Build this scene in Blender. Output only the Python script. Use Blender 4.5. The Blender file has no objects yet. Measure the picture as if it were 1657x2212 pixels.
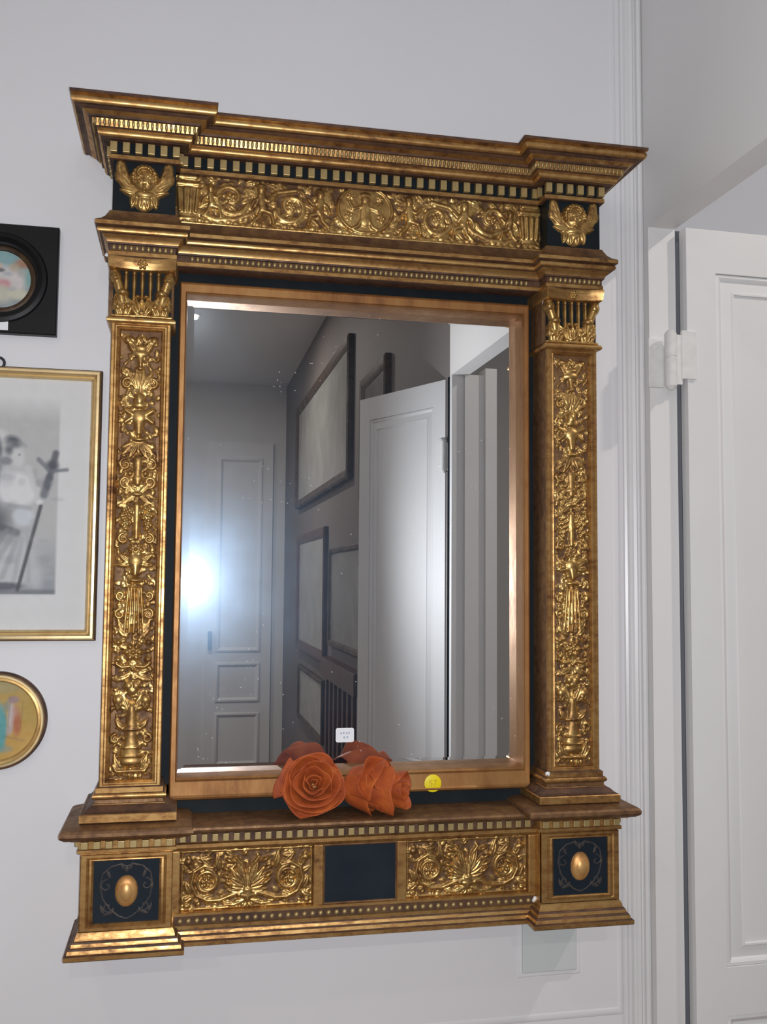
import bpy, bmesh, math, random
import numpy as np
from mathutils import Matrix, Vector

random.seed(7)
rng = np.random.default_rng(11)
scene = bpy.context.scene
COL = scene.collection
R = math.radians

# ------------------------------------------------------------------ camera
EYE = 1.55                      # lens height above the floor (m); the mirror wall is the plane y = 0
DIST = 1.60                     # lens to wall
right = Vector((0.97908048, -0.20332925, 0.00765719))
down = Vector((0.02179665, 0.06739176, -0.99748847))
fwd = Vector((0.20230255, 0.97678839, 0.07041385))
cam_d = bpy.data.cameras.new('camera')
cam = bpy.data.objects.new('camera', cam_d)
COL.objects.link(cam)
M = Matrix.Identity(4)
for i in range(3):
    M[i][0] = right[i]; M[i][1] = -down[i]; M[i][2] = -fwd[i]
M.translation = (0, -DIST, EYE)
cam.matrix_world = M
cam_d.sensor_fit = 'HORIZONTAL'
cam_d.sensor_width = 36.0
cam_d.lens = 2116.15 / 1657 * 36.0
cam_d.clip_start = 0.02
scene.camera = cam

# ------------------------------------------------------------------ world, lights, exposure
world = bpy.data.worlds.new('world'); scene.world = world
world.use_nodes = True
world.node_tree.nodes['Background'].inputs[0].default_value = (0.5, 0.5, 0.52, 1)
world.node_tree.nodes['Background'].inputs[1].default_value = 0.004
scene.view_settings.view_transform = 'Standard'
scene.view_settings.look = 'None'
scene.view_settings.gamma = 1.0
scene.view_settings.use_curve_mapping = False
scene.view_settings.exposure = 0.0

# the phone's flash, right beside the lens
fl = bpy.data.lights.new('flash', 'SPOT'); fl.energy = 63; fl.color = (0.895, 0.932, 1.0); fl.shadow_soft_size = 0.011
fl.spot_size = R(174); fl.spot_blend = 0.76
flo = bpy.data.objects.new('flash', fl); COL.objects.link(flo)
flo.matrix_world = Matrix.Translation((0.010, -DIST - 0.012, EYE - 0.003)) @ M.to_3x3().to_4x4()
CEIL = 3.08
def down_light(x, y, power):
    d = bpy.data.lights.new('downlight_lamp', 'AREA'); d.shape = 'DISK'; d.size = 0.07
    d.energy = power; d.color = (1.0, 0.925, 0.86)
    o = bpy.data.objects.new('downlight_lamp', d); o.location = (x, y, CEIL - 0.022); COL.objects.link(o)

# ------------------------------------------------------------------ materials
def new_mat(name):
    m = bpy.data.materials.new(name); m.use_nodes = True
    nt = m.node_tree; return m, nt, nt.nodes['Principled BSDF']
def coords(nt, scale=(1, 1, 1)):
    tc = nt.nodes.new('ShaderNodeTexCoord'); mp = nt.nodes.new('ShaderNodeMapping')
    mp.inputs['Scale'].default_value = scale
    nt.links.new(tc.outputs['Object'], mp.inputs['Vector']); return mp.outputs['Vector']
def noise(nt, vec, scale, detail=4, rough=0.55):
    n = nt.nodes.new('ShaderNodeTexNoise'); n.inputs['Scale'].default_value = scale
    n.inputs['Detail'].default_value = detail; n.inputs['Roughness'].default_value = rough
    nt.links.new(vec, n.inputs['Vector']); return n.outputs['Fac']
def ramp(nt, fac, stops):
    r = nt.nodes.new('ShaderNodeValToRGB')
    e = r.color_ramp.elements
    while len(e) < len(stops): e.new(0.5)
    for k, (p, c) in enumerate(stops):
        e[k].position = p; e[k].color = (*c, 1)
    nt.links.new(fac, r.inputs['Fac']); return r.outputs['Color']
def bump(nt, fac, strength, dist, bsdf):
    b = nt.nodes.new('ShaderNodeBump'); b.inputs['Strength'].default_value = strength
    b.inputs['Distance'].default_value = dist
    nt.links.new(fac, b.inputs['Height']); nt.links.new(b.outputs['Normal'], bsdf.inputs['Normal'])
def paint(name, col, rough, var=0.04, nscale=3.0, bstr=0.15, bscale=60, bdist=0.0006, spec=0.5):
    m, nt, b = new_mat(name); v = coords(nt); b.inputs['Specular IOR Level'].default_value = spec
    c2 = tuple(max(0, c - var) for c in col)
    nt.links.new(ramp(nt, noise(nt, v, nscale, 3), [(0.3, c2), (0.7, col)]), b.inputs['Base Color'])
    b.inputs['Roughness'].default_value = rough
    if bstr: bump(nt, noise(nt, v, bscale, 4), bstr, bdist, b)
    return m
def gilt(name, gold, mid, dark, rough=0.38, metal=0.8, nscale=(9, 55), lo=0.36, hi=0.62, stretch=(1, 1, 1), bstr=0.25):
    """aged gilding: gold leaf worn through to brown bole in irregular patches"""
    m, nt, b = new_mat(name); v = coords(nt, stretch)
    f1 = noise(nt, v, nscale[0], 5, 0.6); f2 = noise(nt, v, nscale[1], 5, 0.65)
    mx = nt.nodes.new('ShaderNodeMath'); mx.operation = 'MULTIPLY_ADD'
    nt.links.new(f2, mx.inputs[0]); mx.inputs[1].default_value = 0.55
    ms = nt.nodes.new('ShaderNodeMath'); ms.operation = 'MULTIPLY'; ms.inputs[1].default_value = 0.45
    nt.links.new(f1, ms.inputs[0]); nt.links.new(ms.outputs[0], mx.inputs[2])
    f = mx.outputs[0]
    nt.links.new(ramp(nt, f, [(lo, dark), ((lo + hi) / 2, mid), (hi, gold)]), b.inputs['Base Color'])
    rr = nt.nodes.new('ShaderNodeMapRange'); nt.links.new(f, rr.inputs['Value'])
    rr.inputs['From Min'].default_value = lo; rr.inputs['From Max'].default_value = hi
    rr.inputs['To Min'].default_value = rough + 0.2; rr.inputs['To Max'].default_value = rough
    nt.links.new(rr.outputs['Result'], b.inputs['Roughness'])
    b.inputs['Metallic'].default_value = metal
    bump(nt, f2, bstr, 0.0006, b)
    return m
def attr_mat(name, rough=0.55, spec=0.3):
    m, nt, b = new_mat(name); a = nt.nodes.new('ShaderNodeAttribute'); a.attribute_name = 'Col'
    nt.links.new(a.outputs['Color'], b.inputs['Base Color']); b.inputs['Roughness'].default_value = rough
    b.inputs['Specular IOR Level'].default_value = spec
    return m

MAT = {}
MAT['wall'] = paint('wall_paint', (0.76, 0.75, 0.755), 0.5, 0.03, 1.6, 0.10, 45)
MAT['wall2'] = paint('wall_paint_room', (0.70, 0.685, 0.665), 0.6, 0.03, 1.6, 0.10, 45)
MAT['wall3'] = paint('wall_paint_doorway', (0.76, 0.75, 0.735), 0.5, 0.03, 1.6, 0.10, 45)
MAT['wallnext'] = paint('next_room_paint', (0.46, 0.47, 0.50), 0.6, 0.02, 1.6, 0.10, 45)
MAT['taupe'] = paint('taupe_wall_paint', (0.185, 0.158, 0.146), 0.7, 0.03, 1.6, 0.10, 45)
MAT['trim'] = paint('trim_paint', (0.76, 0.752, 0.745), 0.32, 0.03, 5, 0.12, 30)
MAT['door'] = paint('door_paint', (0.75, 0.745, 0.74), 0.56, 0.03, 4, 0.10, 25)
MAT['hinge'] = paint('hinge_paint', (0.78, 0.77, 0.745), 0.35, 0.08, 60, 0.3, 120)
MAT['ceil'] = paint('ceiling_paint', (0.80, 0.82, 0.85), 0.8, 0.02)
MAT['floor'] = paint('floor_wood', (0.20, 0.11, 0.06), 0.4, 0.07, 6)
MAT['gold'] = gilt('gilded_moulding', (0.56, 0.355, 0.135), (0.38, 0.205, 0.07), (0.13, 0.058, 0.026), 0.36, 0.82, (7, 60), 0.34, 0.60, (1, 1, 1.6))
MAT['relief'] = gilt('gilded_carving', (0.64, 0.43, 0.16), (0.42, 0.25, 0.085), (0.16, 0.078, 0.036), 0.32, 0.86, (10, 90), 0.36, 0.62)
MAT['flat'] = gilt('bronze_gilt_flat', (0.44, 0.235, 0.085), (0.35, 0.165, 0.056), (0.19, 0.08, 0.03), 0.42, 0.6, (4, 40), 0.30, 0.62, (1, 1, 0.35), 0.15)
MAT['dull'] = gilt('dull_gilding', (0.30, 0.175, 0.075), (0.19, 0.10, 0.045), (0.09, 0.043, 0.025), 0.45, 0.6, (8, 60), 0.34, 0.64)
MAT['ground'] = gilt('brown_ground', (0.30, 0.17, 0.065), (0.15, 0.078, 0.035), (0.07, 0.035, 0.02), 0.5, 0.5, (14, 90), 0.36, 0.66)
MAT['faint'] = gilt('worn_gold_line', (0.12, 0.085, 0.055), (0.05, 0.042, 0.038), (0.018, 0.022, 0.028), 0.5, 0.3, (30, 90), 0.36, 0.66)
MAT['dent'] = gilt('dentil_gilding', (0.46, 0.34, 0.15), (0.34, 0.235, 0.10), (0.17, 0.10, 0.05), 0.42, 0.6, (12, 40), 0.34, 0.60)
MAT['edge'] = gilt('dark_edge_and_groove', (0.16, 0.075, 0.035), (0.09, 0.042, 0.022), (0.04, 0.018, 0.012), 0.5, 0.2, (8, 50), 0.35, 0.65)  # dark brown; in the moulding grooves it paints in shade and dirt
MAT['black'] = paint('black_blue_lacquer', (0.010, 0.014, 0.017), 0.6, 0.006, 20, 0.3, 150, spec=0.18)
MAT['navy'] = paint('navy_tablet', (0.012, 0.018, 0.026), 0.6, 0.006, 12, 0.25, 180, spec=0.2)
MAT['oval'] = gilt('oval_boss_gilding', (0.72, 0.44, 0.17), (0.60, 0.30, 0.10), (0.36, 0.15, 0.05), 0.36, 0.55, (9, 40), 0.32, 0.62)
MAT['chip'] = paint('bare_gesso', (0.80, 0.79, 0.79), 0.7, 0.08, 200)
MAT['picgold'] = gilt('picture_frame_gold', (0.74, 0.57, 0.31), (0.58, 0.41, 0.20), (0.32, 0.19, 0.09), 0.32, 0.8, (6, 40), 0.30, 0.55)
MAT['picdark'] = gilt('picture_frame_bronze', (0.10, 0.06, 0.03), (0.07, 0.04, 0.02), (0.03, 0.017, 0.01), 0.4, 0.3)
MAT['blackframe'] = paint('black_frame_lacquer', (0.009, 0.0085, 0.0095), 0.45, 0.003, 10, 0.1, 60, spec=0.22)
MAT['paper'] = paint('paper', (0.72, 0.72, 0.71), 0.7, 0.03, 8, 0)
MAT['tag'] = paint('white_tag', (0.80, 0.82, 0.84), 0.5, 0.02, 30, 0)
MAT['ink'] = paint('blue_ink', (0.40, 0.46, 0.58), 0.6, 0.02, 30, 0)
MAT['yellow'] = paint('yellow_sticker', (0.83, 0.66, 0.01), 0.5, 0.04, 40, 0)
MAT['yink'] = paint('sticker_ink', (0.62, 0.44, 0.01), 0.6, 0.02, 30, 0)
MAT['plate'] = paint('pale_switch_plate', (0.63, 0.66, 0.645), 0.3, 0.02, 8, 0)
MAT['wood'] = paint('dark_wood', (0.085, 0.036, 0.022), 0.4, 0.03, 14)
MAT['darkpic'] = paint('dark_print', (0.20, 0.19, 0.175), 0.25, 0.08, 6, 0)
MAT['greypic'] = paint('grey_print', (0.36, 0.36, 0.34), 0.25, 0.08, 6, 0)
MAT['print'] = attr_mat('painted_picture')
MAT['dark_metal'] = paint('dark_metal', (0.03, 0.03, 0.035), 0.4, 0.01)
MAT['white_metal'] = paint('white_metal', (0.75, 0.75, 0.74), 0.4, 0.02)

def fabric():
    m, nt, b = new_mat('orange_fabric'); v = coords(nt)
    f = noise(nt, v, 38, 5, 0.6)
    nt.links.new(ramp(nt, f, [(0.3, (0.27, 0.040, 0.007)), (0.55, (0.42, 0.080, 0.012)), (0.75, (0.53, 0.135, 0.018))]), b.inputs['Base Color'])
    b.inputs['Roughness'].default_value = 0.7
    b.inputs['Sheen Weight'].default_value = 0.06
    b.inputs['Sheen Tint'].default_value = (1, 0.45, 0.12, 1)
    bump(nt, noise(nt, v, 300, 3), 0.25, 0.0005, b)
    return m
MAT['fabric'] = fabric()

def mirror_mat():
    """silvered glass with an old dusty film: mostly a clean mirror, blue haze and glow lobes for film and flash flare, dust specks"""
    m = bpy.data.materials.new('old_mirror_glass'); m.use_nodes = True
    nt = m.node_tree; nt.nodes.clear(); L = nt.links
    out = nt.nodes.new('ShaderNodeOutputMaterial')
    clean = nt.nodes.new('ShaderNodeBsdfGlossy'); clean.inputs['Roughness'].default_value = 0.0
    clean.inputs['Color'].default_value = (0.86, 0.875, 0.875, 1)
    haze = nt.nodes.new('ShaderNodeBsdfGlossy'); haze.inputs['Roughness'].default_value = 0.27
    haze.inputs['Color'].default_value = (0.42, 0.62, 0.86, 1)  # blue tint puts flash flare into the film's colour
    dust = nt.nodes.new('ShaderNodeBsdfDiffuse'); dust.inputs['Color'].default_value = (0.75, 0.78, 0.82, 1)
    v = coords(nt)
    n1 = noise(nt, v, 7, 4, 0.6)
    hz = nt.nodes.new('ShaderNodeMapRange'); L.new(n1, hz.inputs['Value'])
    hz.inputs['From Min'].default_value = 0.3; hz.inputs['From Max'].default_value = 0.75
    hz.inputs['To Min'].default_value = 0.028; hz.inputs['To Max'].default_value = 0.062
    mix1 = nt.nodes.new('ShaderNodeMixShader')
    L.new(hz.outputs['Result'], mix1.inputs['Fac']); L.new(clean.outputs[0], mix1.inputs[1]); L.new(haze.outputs[0], mix1.inputs[2])
    vo = nt.nodes.new('ShaderNodeTexVoronoi'); vo.inputs['Scale'].default_value = 95
    L.new(v, vo.inputs['Vector'])
    lt = nt.nodes.new('ShaderNodeMath'); lt.operation = 'LESS_THAN'; lt.inputs[1].default_value = 0.10
    L.new(vo.outputs['Distance'], lt.inputs[0])
    n2 = noise(nt, v, 9, 3, 0.6)
    gt = nt.nodes.new('ShaderNodeMath'); gt.operation = 'GREATER_THAN'; gt.inputs[1].default_value = 0.585
    L.new(n2, gt.inputs[0])
    mu = nt.nodes.new('ShaderNodeMath'); mu.operation = 'MULTIPLY'
    L.new(lt.outputs[0], mu.inputs[0]); L.new(gt.outputs[0], mu.inputs[1])
    mu2 = nt.nodes.new('ShaderNodeMath'); mu2.operation = 'MULTIPLY'; mu2.inputs[1].default_value = 0.40
    L.new(mu.outputs[0], mu2.inputs[0])
    mix2 = nt.nodes.new('ShaderNodeMixShader')
    L.new(mu2.outputs[0], mix2.inputs['Fac']); L.new(mix1.outputs[0], mix2.inputs[1]); L.new(dust.outputs[0], mix2.inputs[2])
    glow = nt.nodes.new('ShaderNodeBsdfGlossy'); glow.inputs['Roughness'].default_value = 0.14
    glow.inputs['Color'].default_value = (0.62, 0.78, 0.95, 1)
    mix3 = nt.nodes.new('ShaderNodeMixShader'); mix3.inputs['Fac'].default_value = 0.014
    L.new(mix2.outputs[0], mix3.inputs[1]); L.new(glow.outputs[0], mix3.inputs[2])
    L.new(mix3.outputs[0], out.inputs['Surface'])
    return m
MAT['mirror'] = mirror_mat()
def emit(name, col, s):
    m = bpy.data.materials.new(name); m.use_nodes = True; nt = m.node_tree
    b = nt.nodes['Principled BSDF']; b.inputs['Emission Color'].default_value = (*col, 1); b.inputs['Emission Strength'].default_value = s
    return m
MAT['lamp'] = emit('lamp_disc', (1, 0.9, 0.8), 14)

# ------------------------------------------------------------------ mesh helpers
def link(name, me, mat, parent=None, sharp=32, loc=None):
    me.materials.append(MAT[mat] if isinstance(mat, str) else mat)
    if sharp:
        me.shade_smooth(); me.set_sharp_from_angle(angle=R(sharp))
    o = bpy.data.objects.new(name, me); COL.objects.link(o)
    if parent: o.parent = parent
    if loc: o.location = loc
    return o
def mk(name, verts, faces, mat, parent=None, sharp=32, fix=True, loc=None):
    me = bpy.data.meshes.new(name); me.from_pydata([tuple(map(float, v)) for v in verts], [], faces)
    if fix:
        bm = bmesh.new(); bm.from_mesh(me); bmesh.ops.recalc_face_normals(bm, faces=bm.faces); bm.to_mesh(me); bm.free()
    me.update()
    return link(name, me, mat, parent, sharp, loc)
def box_me(name, x0, x1, y0, y1, z0, z1, bev=0.0):
    bm = bmesh.new(); bmesh.ops.create_cube(bm, size=1)
    for v in bm.verts:
        v.co = ((x0 + x1) / 2 + v.co.x * (x1 - x0), (y0 + y1) / 2 + v.co.y * (y1 - y0), (z0 + z1) / 2 + v.co.z * (z1 - z0))
    if bev: bmesh.ops.bevel(bm, geom=bm.edges, offset=bev, segments=2, profile=0.5, affect='EDGES')
    me = bpy.data.meshes.new(name); bm.to_mesh(me); bm.free(); return me
def box(name, x0, x1, y0, y1, z0, z1, mat, parent=None, bev=0.0):
    return link(name, box_me(name, x0, x1, y0, y1, z0, z1, bev), mat, parent, 18)
def boxes(name, lst, mat, parent=None):
    bm = bmesh.new()
    for b in lst:
        me = box_me('t', *b); bm.from_mesh(me); bpy.data.meshes.remove(me)
    me = bpy.data.meshes.new(name); bm.to_mesh(me); bm.free(); return link(name, me, mat, parent, 0)
def tag(o, label, cat, group=None):
    o['label'] = label; o['category'] = cat
    if group: o['group'] = group
    return o
def struct(o): o['kind'] = 'structure'; return o
def empty(name, loc=(0, 0, 0), rz=0):
    o = bpy.data.objects.new(name, None); o.location = loc; o.rotation_euler = (0, 0, rz)
    o.empty_display_size = 0.05; COL.objects.link(o); return o
def dup(o, parent, loc):
    c = o.copy(); COL.objects.link(c); c.parent = parent; c.location = loc; return c

def sweep(name, path, prof, mat, parent=None, sharp=28, bands=()):
    """mitred moulding: prof = [(out, z)...] bottom to top, path = plan polyline, outward is to its right"""
    n = len(path); segn = []
    for i in range(n - 1):
        d = Vector((path[i + 1][0] - path[i][0], path[i + 1][1] - path[i][1])).normalized()
        segn.append(Vector((d.y, -d.x)))
    mit = []
    for i in range(n):
        if i == 0: mit.append(segn[0])
        elif i == n - 1: mit.append(segn[-1])
        else:
            a, b = segn[i - 1], segn[i]; s = a + b; mit.append(s / (1 + a.dot(b)))
    V, F = [], []; k = len(prof)
    for i in range(n):
        for (o, z) in prof:
            V.append((path[i][0] + mit[i].x * o, path[i][1] + mit[i].y * o, z))
    for i in range(n - 1):
        for j in range(k - 1):
            a = i * k + j; F.append((a, a + k, a + k + 1, a + 1))
        F.append((i * k + k - 1, (i + 1) * k + k - 1, (i + 1) * k, i * k))
    F.append(tuple(range(k))); F.append(tuple((n - 1) * k + j for j in reversed(range(k))))
    o = mk(name, V, F, mat, parent, sharp)
    names = []
    for (z0, z1, bm_) in bands:                       # profile bands in another colour; edge bands hold groove shade and dirt
        if bm_ not in names: names.append(bm_); o.data.materials.append(MAT[bm_])
        for p in o.data.polygons:
            zz = [o.data.vertices[v].co.z - ZO for v in p.vertices]
            if len(p.vertices) == 4 and min(zz) >= z0 - 1e-5 and max(zz) <= z1 + 1e-5: p.material_index = 1 + names.index(bm_)
    return o
def arc(c, r, a0, a1, n=6):
    return [(c[0] + r * math.cos(R(a0 + (a1 - a0) * i / n)), c[1] + r * math.sin(R(a0 + (a1 - a0) * i / n))) for i in range(n + 1)]

def rect_frame(name, O, ux, uz, nn, w, h, prof, mat, parent=None, scale=(1, 1, 1, 1), sharp=28):
    """picture-frame ring: prof = [(inset, out)...]; scale = inset factor for left, right, bottom, top"""
    O, ux, uz, nn = map(Vector, (O, ux, uz, nn)); V, F = [], []
    for (ins, out) in prof:
        for (sx, sz) in ((-1, -1), (1, -1), (1, 1), (-1, 1)):
            ix = ins * (scale[0] if sx < 0 else scale[1]); iz = ins * (scale[2] if sz < 0 else scale[3])
            V.append(O + ux * sx * (w / 2 - ix) + uz * sz * (h / 2 - iz) + nn * out)
    k = len(prof)
    for j in range(k):
        for c in range(4):
            a = j * 4 + c; b = j * 4 + (c + 1) % 4; jn = (j + 1) % k
            F.append((a, b, jn * 4 + (c + 1) % 4, jn * 4 + c))
    return mk(name, V, F, mat, parent, sharp)
def lathe_y(name, cx, cz, prof, mat, parent=None, n=64, sharp=35):
    """ring of revolution about a wall-normal axis: prof = [(radius, y)...]"""
    V, F = [], []; k = len(prof)
    for i in range(n):
        a = 2 * math.pi * i / n
        for (r, y) in prof: V.append((cx + r * math.cos(a), y, cz + r * math.sin(a)))
    for i in range(n):
        for j in range(k - 1):
            a = i * k + j; b = ((i + 1) % n) * k + j; F.append((a, b, b + 1, a + 1))
    me = bpy.data.meshes.new(name); me.from_pydata(V, [], F)
    bm = bmesh.new(); bm.from_mesh(me); bmesh.ops.remove_doubles(bm, verts=bm.verts, dist=1e-6)
    bmesh.ops.recalc_face_normals(bm, faces=bm.faces); bm.to_mesh(me); bm.free()
    return link(name, me, mat, parent, sharp)

# ------------------------------------------------------------------ relief carving (height fields in millimetres)
class Relief:
    def __init__(s, W, H, step, base=0.0):
        s.W, s.H = W, H
        s.nx = int(W / step) + 1; s.nz = int(H / step) + 1
        s.U, s.V = np.meshgrid(np.linspace(-W / 2, W / 2, s.nx), np.linspace(-H / 2, H / 2, s.nz))
        s.h = np.full_like(s.U, base); s.sym = True
    def put(s, a, b=0.0): s.h = np.maximum(s.h, a)
    def X(s, sym): return np.abs(s.U) if sym else s.U
    def cap(s, x0, y0, x1, y1, r0, r1, h0, h1=None, sym=True, flat=0.0):
        h1 = h0 if h1 is None else h1; U, V = s.X(sym), s.V
        dx, dy = x1 - x0, y1 - y0; L2 = dx * dx + dy * dy + 1e-9
        t = np.clip(((U - x0) * dx + (V - y0) * dy) / L2, 0, 1)
        d = np.hypot(U - x0 - t * dx, V - y0 - t * dy); r = r0 + (r1 - r0) * t
        p = np.sqrt(np.clip(1 - (d / r) ** 2, 0, 1)); s.put(np.where(d < r, flat + (h0 + (h1 - h0) * t) * p, -9))
    def path(s, pts, r0, r1, h0, h1=None, sym=True):
        h1 = h0 if h1 is None else h1; n = len(pts) - 1
        for i in range(n):
            a, b = i / n, (i + 1) / n
            s.cap(*pts[i], *pts[i + 1], r0 + (r1 - r0) * a, r0 + (r1 - r0) * b, h0 + (h1 - h0) * a, h0 + (h1 - h0) * b, sym)
    def ell(s, cx, cy, rx, ry, h, sym=True, rot=0, pw=0.5, base=0.0):
        U, V = s.X(sym) - cx, s.V - cy; c, q = math.cos(R(rot)), math.sin(R(rot))
        a, b = U * c + V * q, -U * q + V * c
        d = (a / rx) ** 2 + (b / ry) ** 2; s.put(np.where(d < 1, base + h * np.clip(1 - d, 0, 1) ** pw, -9))
    def leaf(s, x, y, ang, L, w, h, sym=True, lobes=0, curl=0.3):
        U, V = s.X(sym) - x, s.V - y; c, q = math.cos(R(ang)), math.sin(R(ang))
        a, b = (U * c + V * q) / L, -U * q + V * c
        b = b - curl * L * (a ** 2) * 0.5
        inside = (a > 0) & (a < 1); aa = np.clip(a, 0, 1)
        ww = w * np.sin(math.pi * aa ** 0.75) ** 0.8
        if lobes: ww = ww * (0.72 + 0.28 * np.abs(np.sin(lobes * math.pi * aa)))
        ww = np.maximum(ww, 1e-3); tt = np.abs(b) / ww
        prof = np.sqrt(np.clip(1 - tt ** 2, 0, 1)) - 0.42 * np.exp(-(tt / 0.2) ** 2)
        s.put(np.where(inside & (tt < 1), h * np.maximum(prof, 0.12) * (0.6 + 0.4 * np.sin(math.pi * aa)), -9))
    def spiral(s, cx, cy, rr, turns, a0, dirn, r0, r1, h, sym=True, n=26):
        pts = []
        for i in range(n + 1):
            t = i / n; a = R(a0) + dirn * 2 * math.pi * turns * t; q = rr * (1 - 0.82 * t)
            pts.append((cx + q * math.cos(a), cy + q * math.sin(a)))
        s.path(pts, r0, r1, h, h * 0.8, sym)
    def rosette(s, cx, cy, rr, n, h, sym=True, off=0):
        for i in range(n):
            a = 2 * math.pi * i / n + off
            s.ell(cx + 0.58 * rr * math.cos(a), cy + 0.58 * rr * math.sin(a), rr * 0.42, rr * 0.30, h, sym, math.degrees(a))
        s.ell(cx, cy, rr * 0.28, rr * 0.28, h * 1.35, sym)
    def rough(s, amp, sc):
        n = np.zeros_like(s.h)
        for f, a in ((1, 1), (2.1, .6), (4.3, .35)):
            for _ in range(5):
                k = rng.normal(size=2) * f / sc; n += a * np.sin(k[0] * s.U + k[1] * s.V + rng.uniform(0, 6.28)) / 5
        s.h = s.h + amp * n
    def speckle(s, count, rmin, rmax, hmin, hmax):
        for _ in range(count):
            x, y = rng.uniform(-s.W / 2, s.W / 2), rng.uniform(-s.H / 2, s.H / 2)
            s.leaf(x, y, rng.uniform(0, 360), rng.uniform(rmin, rmax) * 2, rng.uniform(rmin, rmax) * 0.7, rng.uniform(hmin, hmax), sym=False)
    def smooth(s, k=1):
        for _ in range(k):
            p = np.pad(s.h, 1, mode='edge')
            s.h = (p[1:-1, 1:-1] * 4 + p[:-2, 1:-1] + p[2:, 1:-1] + p[1:-1, :-2] + p[1:-1, 2:]) / 8
    def mesh(s, name, mat, parent, loc, cut=None, flip=False, ground=None):
        x = (-s.U if flip else s.U).ravel() / 1000; z = s.V.ravel() / 1000; y = -s.h.ravel() / 1000
        nx, nz = s.nx, s.nz
        idx = np.arange(nx * nz).reshape(nz, nx)
        q = np.stack([idx[:-1, :-1], idx[:-1, 1:], idx[1:, 1:], idx[1:, :-1]], -1).reshape(-1, 4)
        if flip: q = q[:, ::-1]
        if cut is not None:
            hh = s.h.ravel(); q = q[(hh[q].max(1) > cut)]
        used = np.unique(q); mp = np.full(nx * nz, -1); mp[used] = np.arange(len(used)); q = mp[q]
        co = np.stack([x, y, z], 1)[used]
        me = bpy.data.meshes.new(name)
        me.vertices.add(len(co)); me.vertices.foreach_set('co', co.astype(np.float32).ravel())
        me.loops.add(q.size); me.loops.foreach_set('vertex_index', q.astype(np.int32).ravel())
        me.polygons.add(len(q)); me.polygons.foreach_set('loop_start', np.arange(0, q.size, 4, dtype=np.int32))
        me.polygons.foreach_set('loop_total', np.full(len(q), 4, dtype=np.int32))
        me.update(); me.validate()
        o = link(name, me, mat, parent, 80, loc)
        if ground is not None:                        # sunk ground of the panel takes the darker brown
            me.materials.append(MAT['ground']); hh = s.h.ravel()[used]
            me.polygons.foreach_set('material_index', (hh[q].max(1) < ground).astype(np.int32)); me.update()
        return o

# ================================================================== THE ROOM
ZO = 0.526
XR = 0.80                      # right wall plane, meeting the mirror wall
DOOR_Z = EYE + 0.63
YB = -6.15                     # wall behind the photographer
XL = -2.6
WT = 0.0515                    # thickness of the partition with the doorway
struct(boxes('wall_front', [(XL, XR + WT, 0, 0.12, 0, CEIL)], 'wall'))
struct(boxes('wall_right', [(XR, XR + WT, -0.032, 0, 0, CEIL), (XR, XR + WT, -1.34, -0.032, DOOR_Z, CEIL)], 'wall3'))
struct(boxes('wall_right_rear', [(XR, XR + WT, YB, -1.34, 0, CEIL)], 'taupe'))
struct(boxes('wall_back', [(XL, XR + WT, YB - 0.1, YB, 0, CEIL)], 'wall2'))
struct(boxes('wall_left', [(XL - 0.1, XL, YB - 0.1, 0.12, 0, CEIL)], 'wall2'))
struct(boxes('floor', [(XL - 0.1, 3.1, YB - 0.1, 0.12, -0.08, 0)], 'floor'))
struct(boxes('ceiling', [(XL - 0.1, 3.1, YB - 0.1, 0.12, CEIL, CEIL + 0.08)], 'ceil'))
# the room beyond the doorway
struct(boxes('wall_next_front', [(0.905, 3.0, 0.0, 0.12, 0, CEIL), (XR + WT, 0.905, 0.0, 0.12, DOOR_Z + 0.01, CEIL)], 'wallnext'))
struct(boxes('wall_next_right', [(3.0, 3.1, -3.4, 0.12, 0, CEIL)], 'wall2'))
struct(boxes('wall_next_back', [(XR + WT, 3.1, -3.5, -3.4, 0, CEIL)], 'wall2'))

# moulded strip at the corner of the mirror wall (profile in plan, full height)
def vstrip(name, pts, z0, z1, mat):
    V = [(x, y, z0) for x, y in pts] + [(x, y, z1) for x, y in pts]; n = len(pts)
    F = [(i, (i + 1) % n, n + (i + 1) % n, n + i) for i in range(n)] + [tuple(range(n))[::-1], tuple(range(n, 2 * n))]
    return struct(mk(name, V, F, mat, None, 25))
vstrip('trim_1', [(0.762, 0), (0.763, -0.005), (0.767, -0.007), (0.771, -0.005), (0.774, -0.004), (0.778, -0.009), (0.783, -0.011),
                  (0.786, -0.008), (0.789, -0.007), (0.790, -0.015), (0.794, -0.018), (0.798, -0.016), (0.7995, -0.010), (0.7995, 0)], 0, CEIL, 'trim')
# doorway lining: far jamb post with a rebate, thin edge bead under the lintel
struct(boxes('trim_2', [(XR, 0.838, -1.365, -1.318, 0, DOOR_Z), (0.838, 0.90, -1.365, -1.306, 0, DOOR_Z), (0.90, 0.936, -1.365, -1.296, 0, DOOR_Z + 0.02)], 'trim'))
# thin panel bead on the wall under the mirror
b = rect_frame('trim_3', (0.205, 0, EYE + 0.3), (1, 0, 0), (0, 0, 1), (0, -1, 0), 1.10, 2.06,
               [(0, 0), (0.002, 0.0010), (0.006, 0.0015), (0.010, 0.0008), (0.012, 0)], 'wall')
struct(b)

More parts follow.
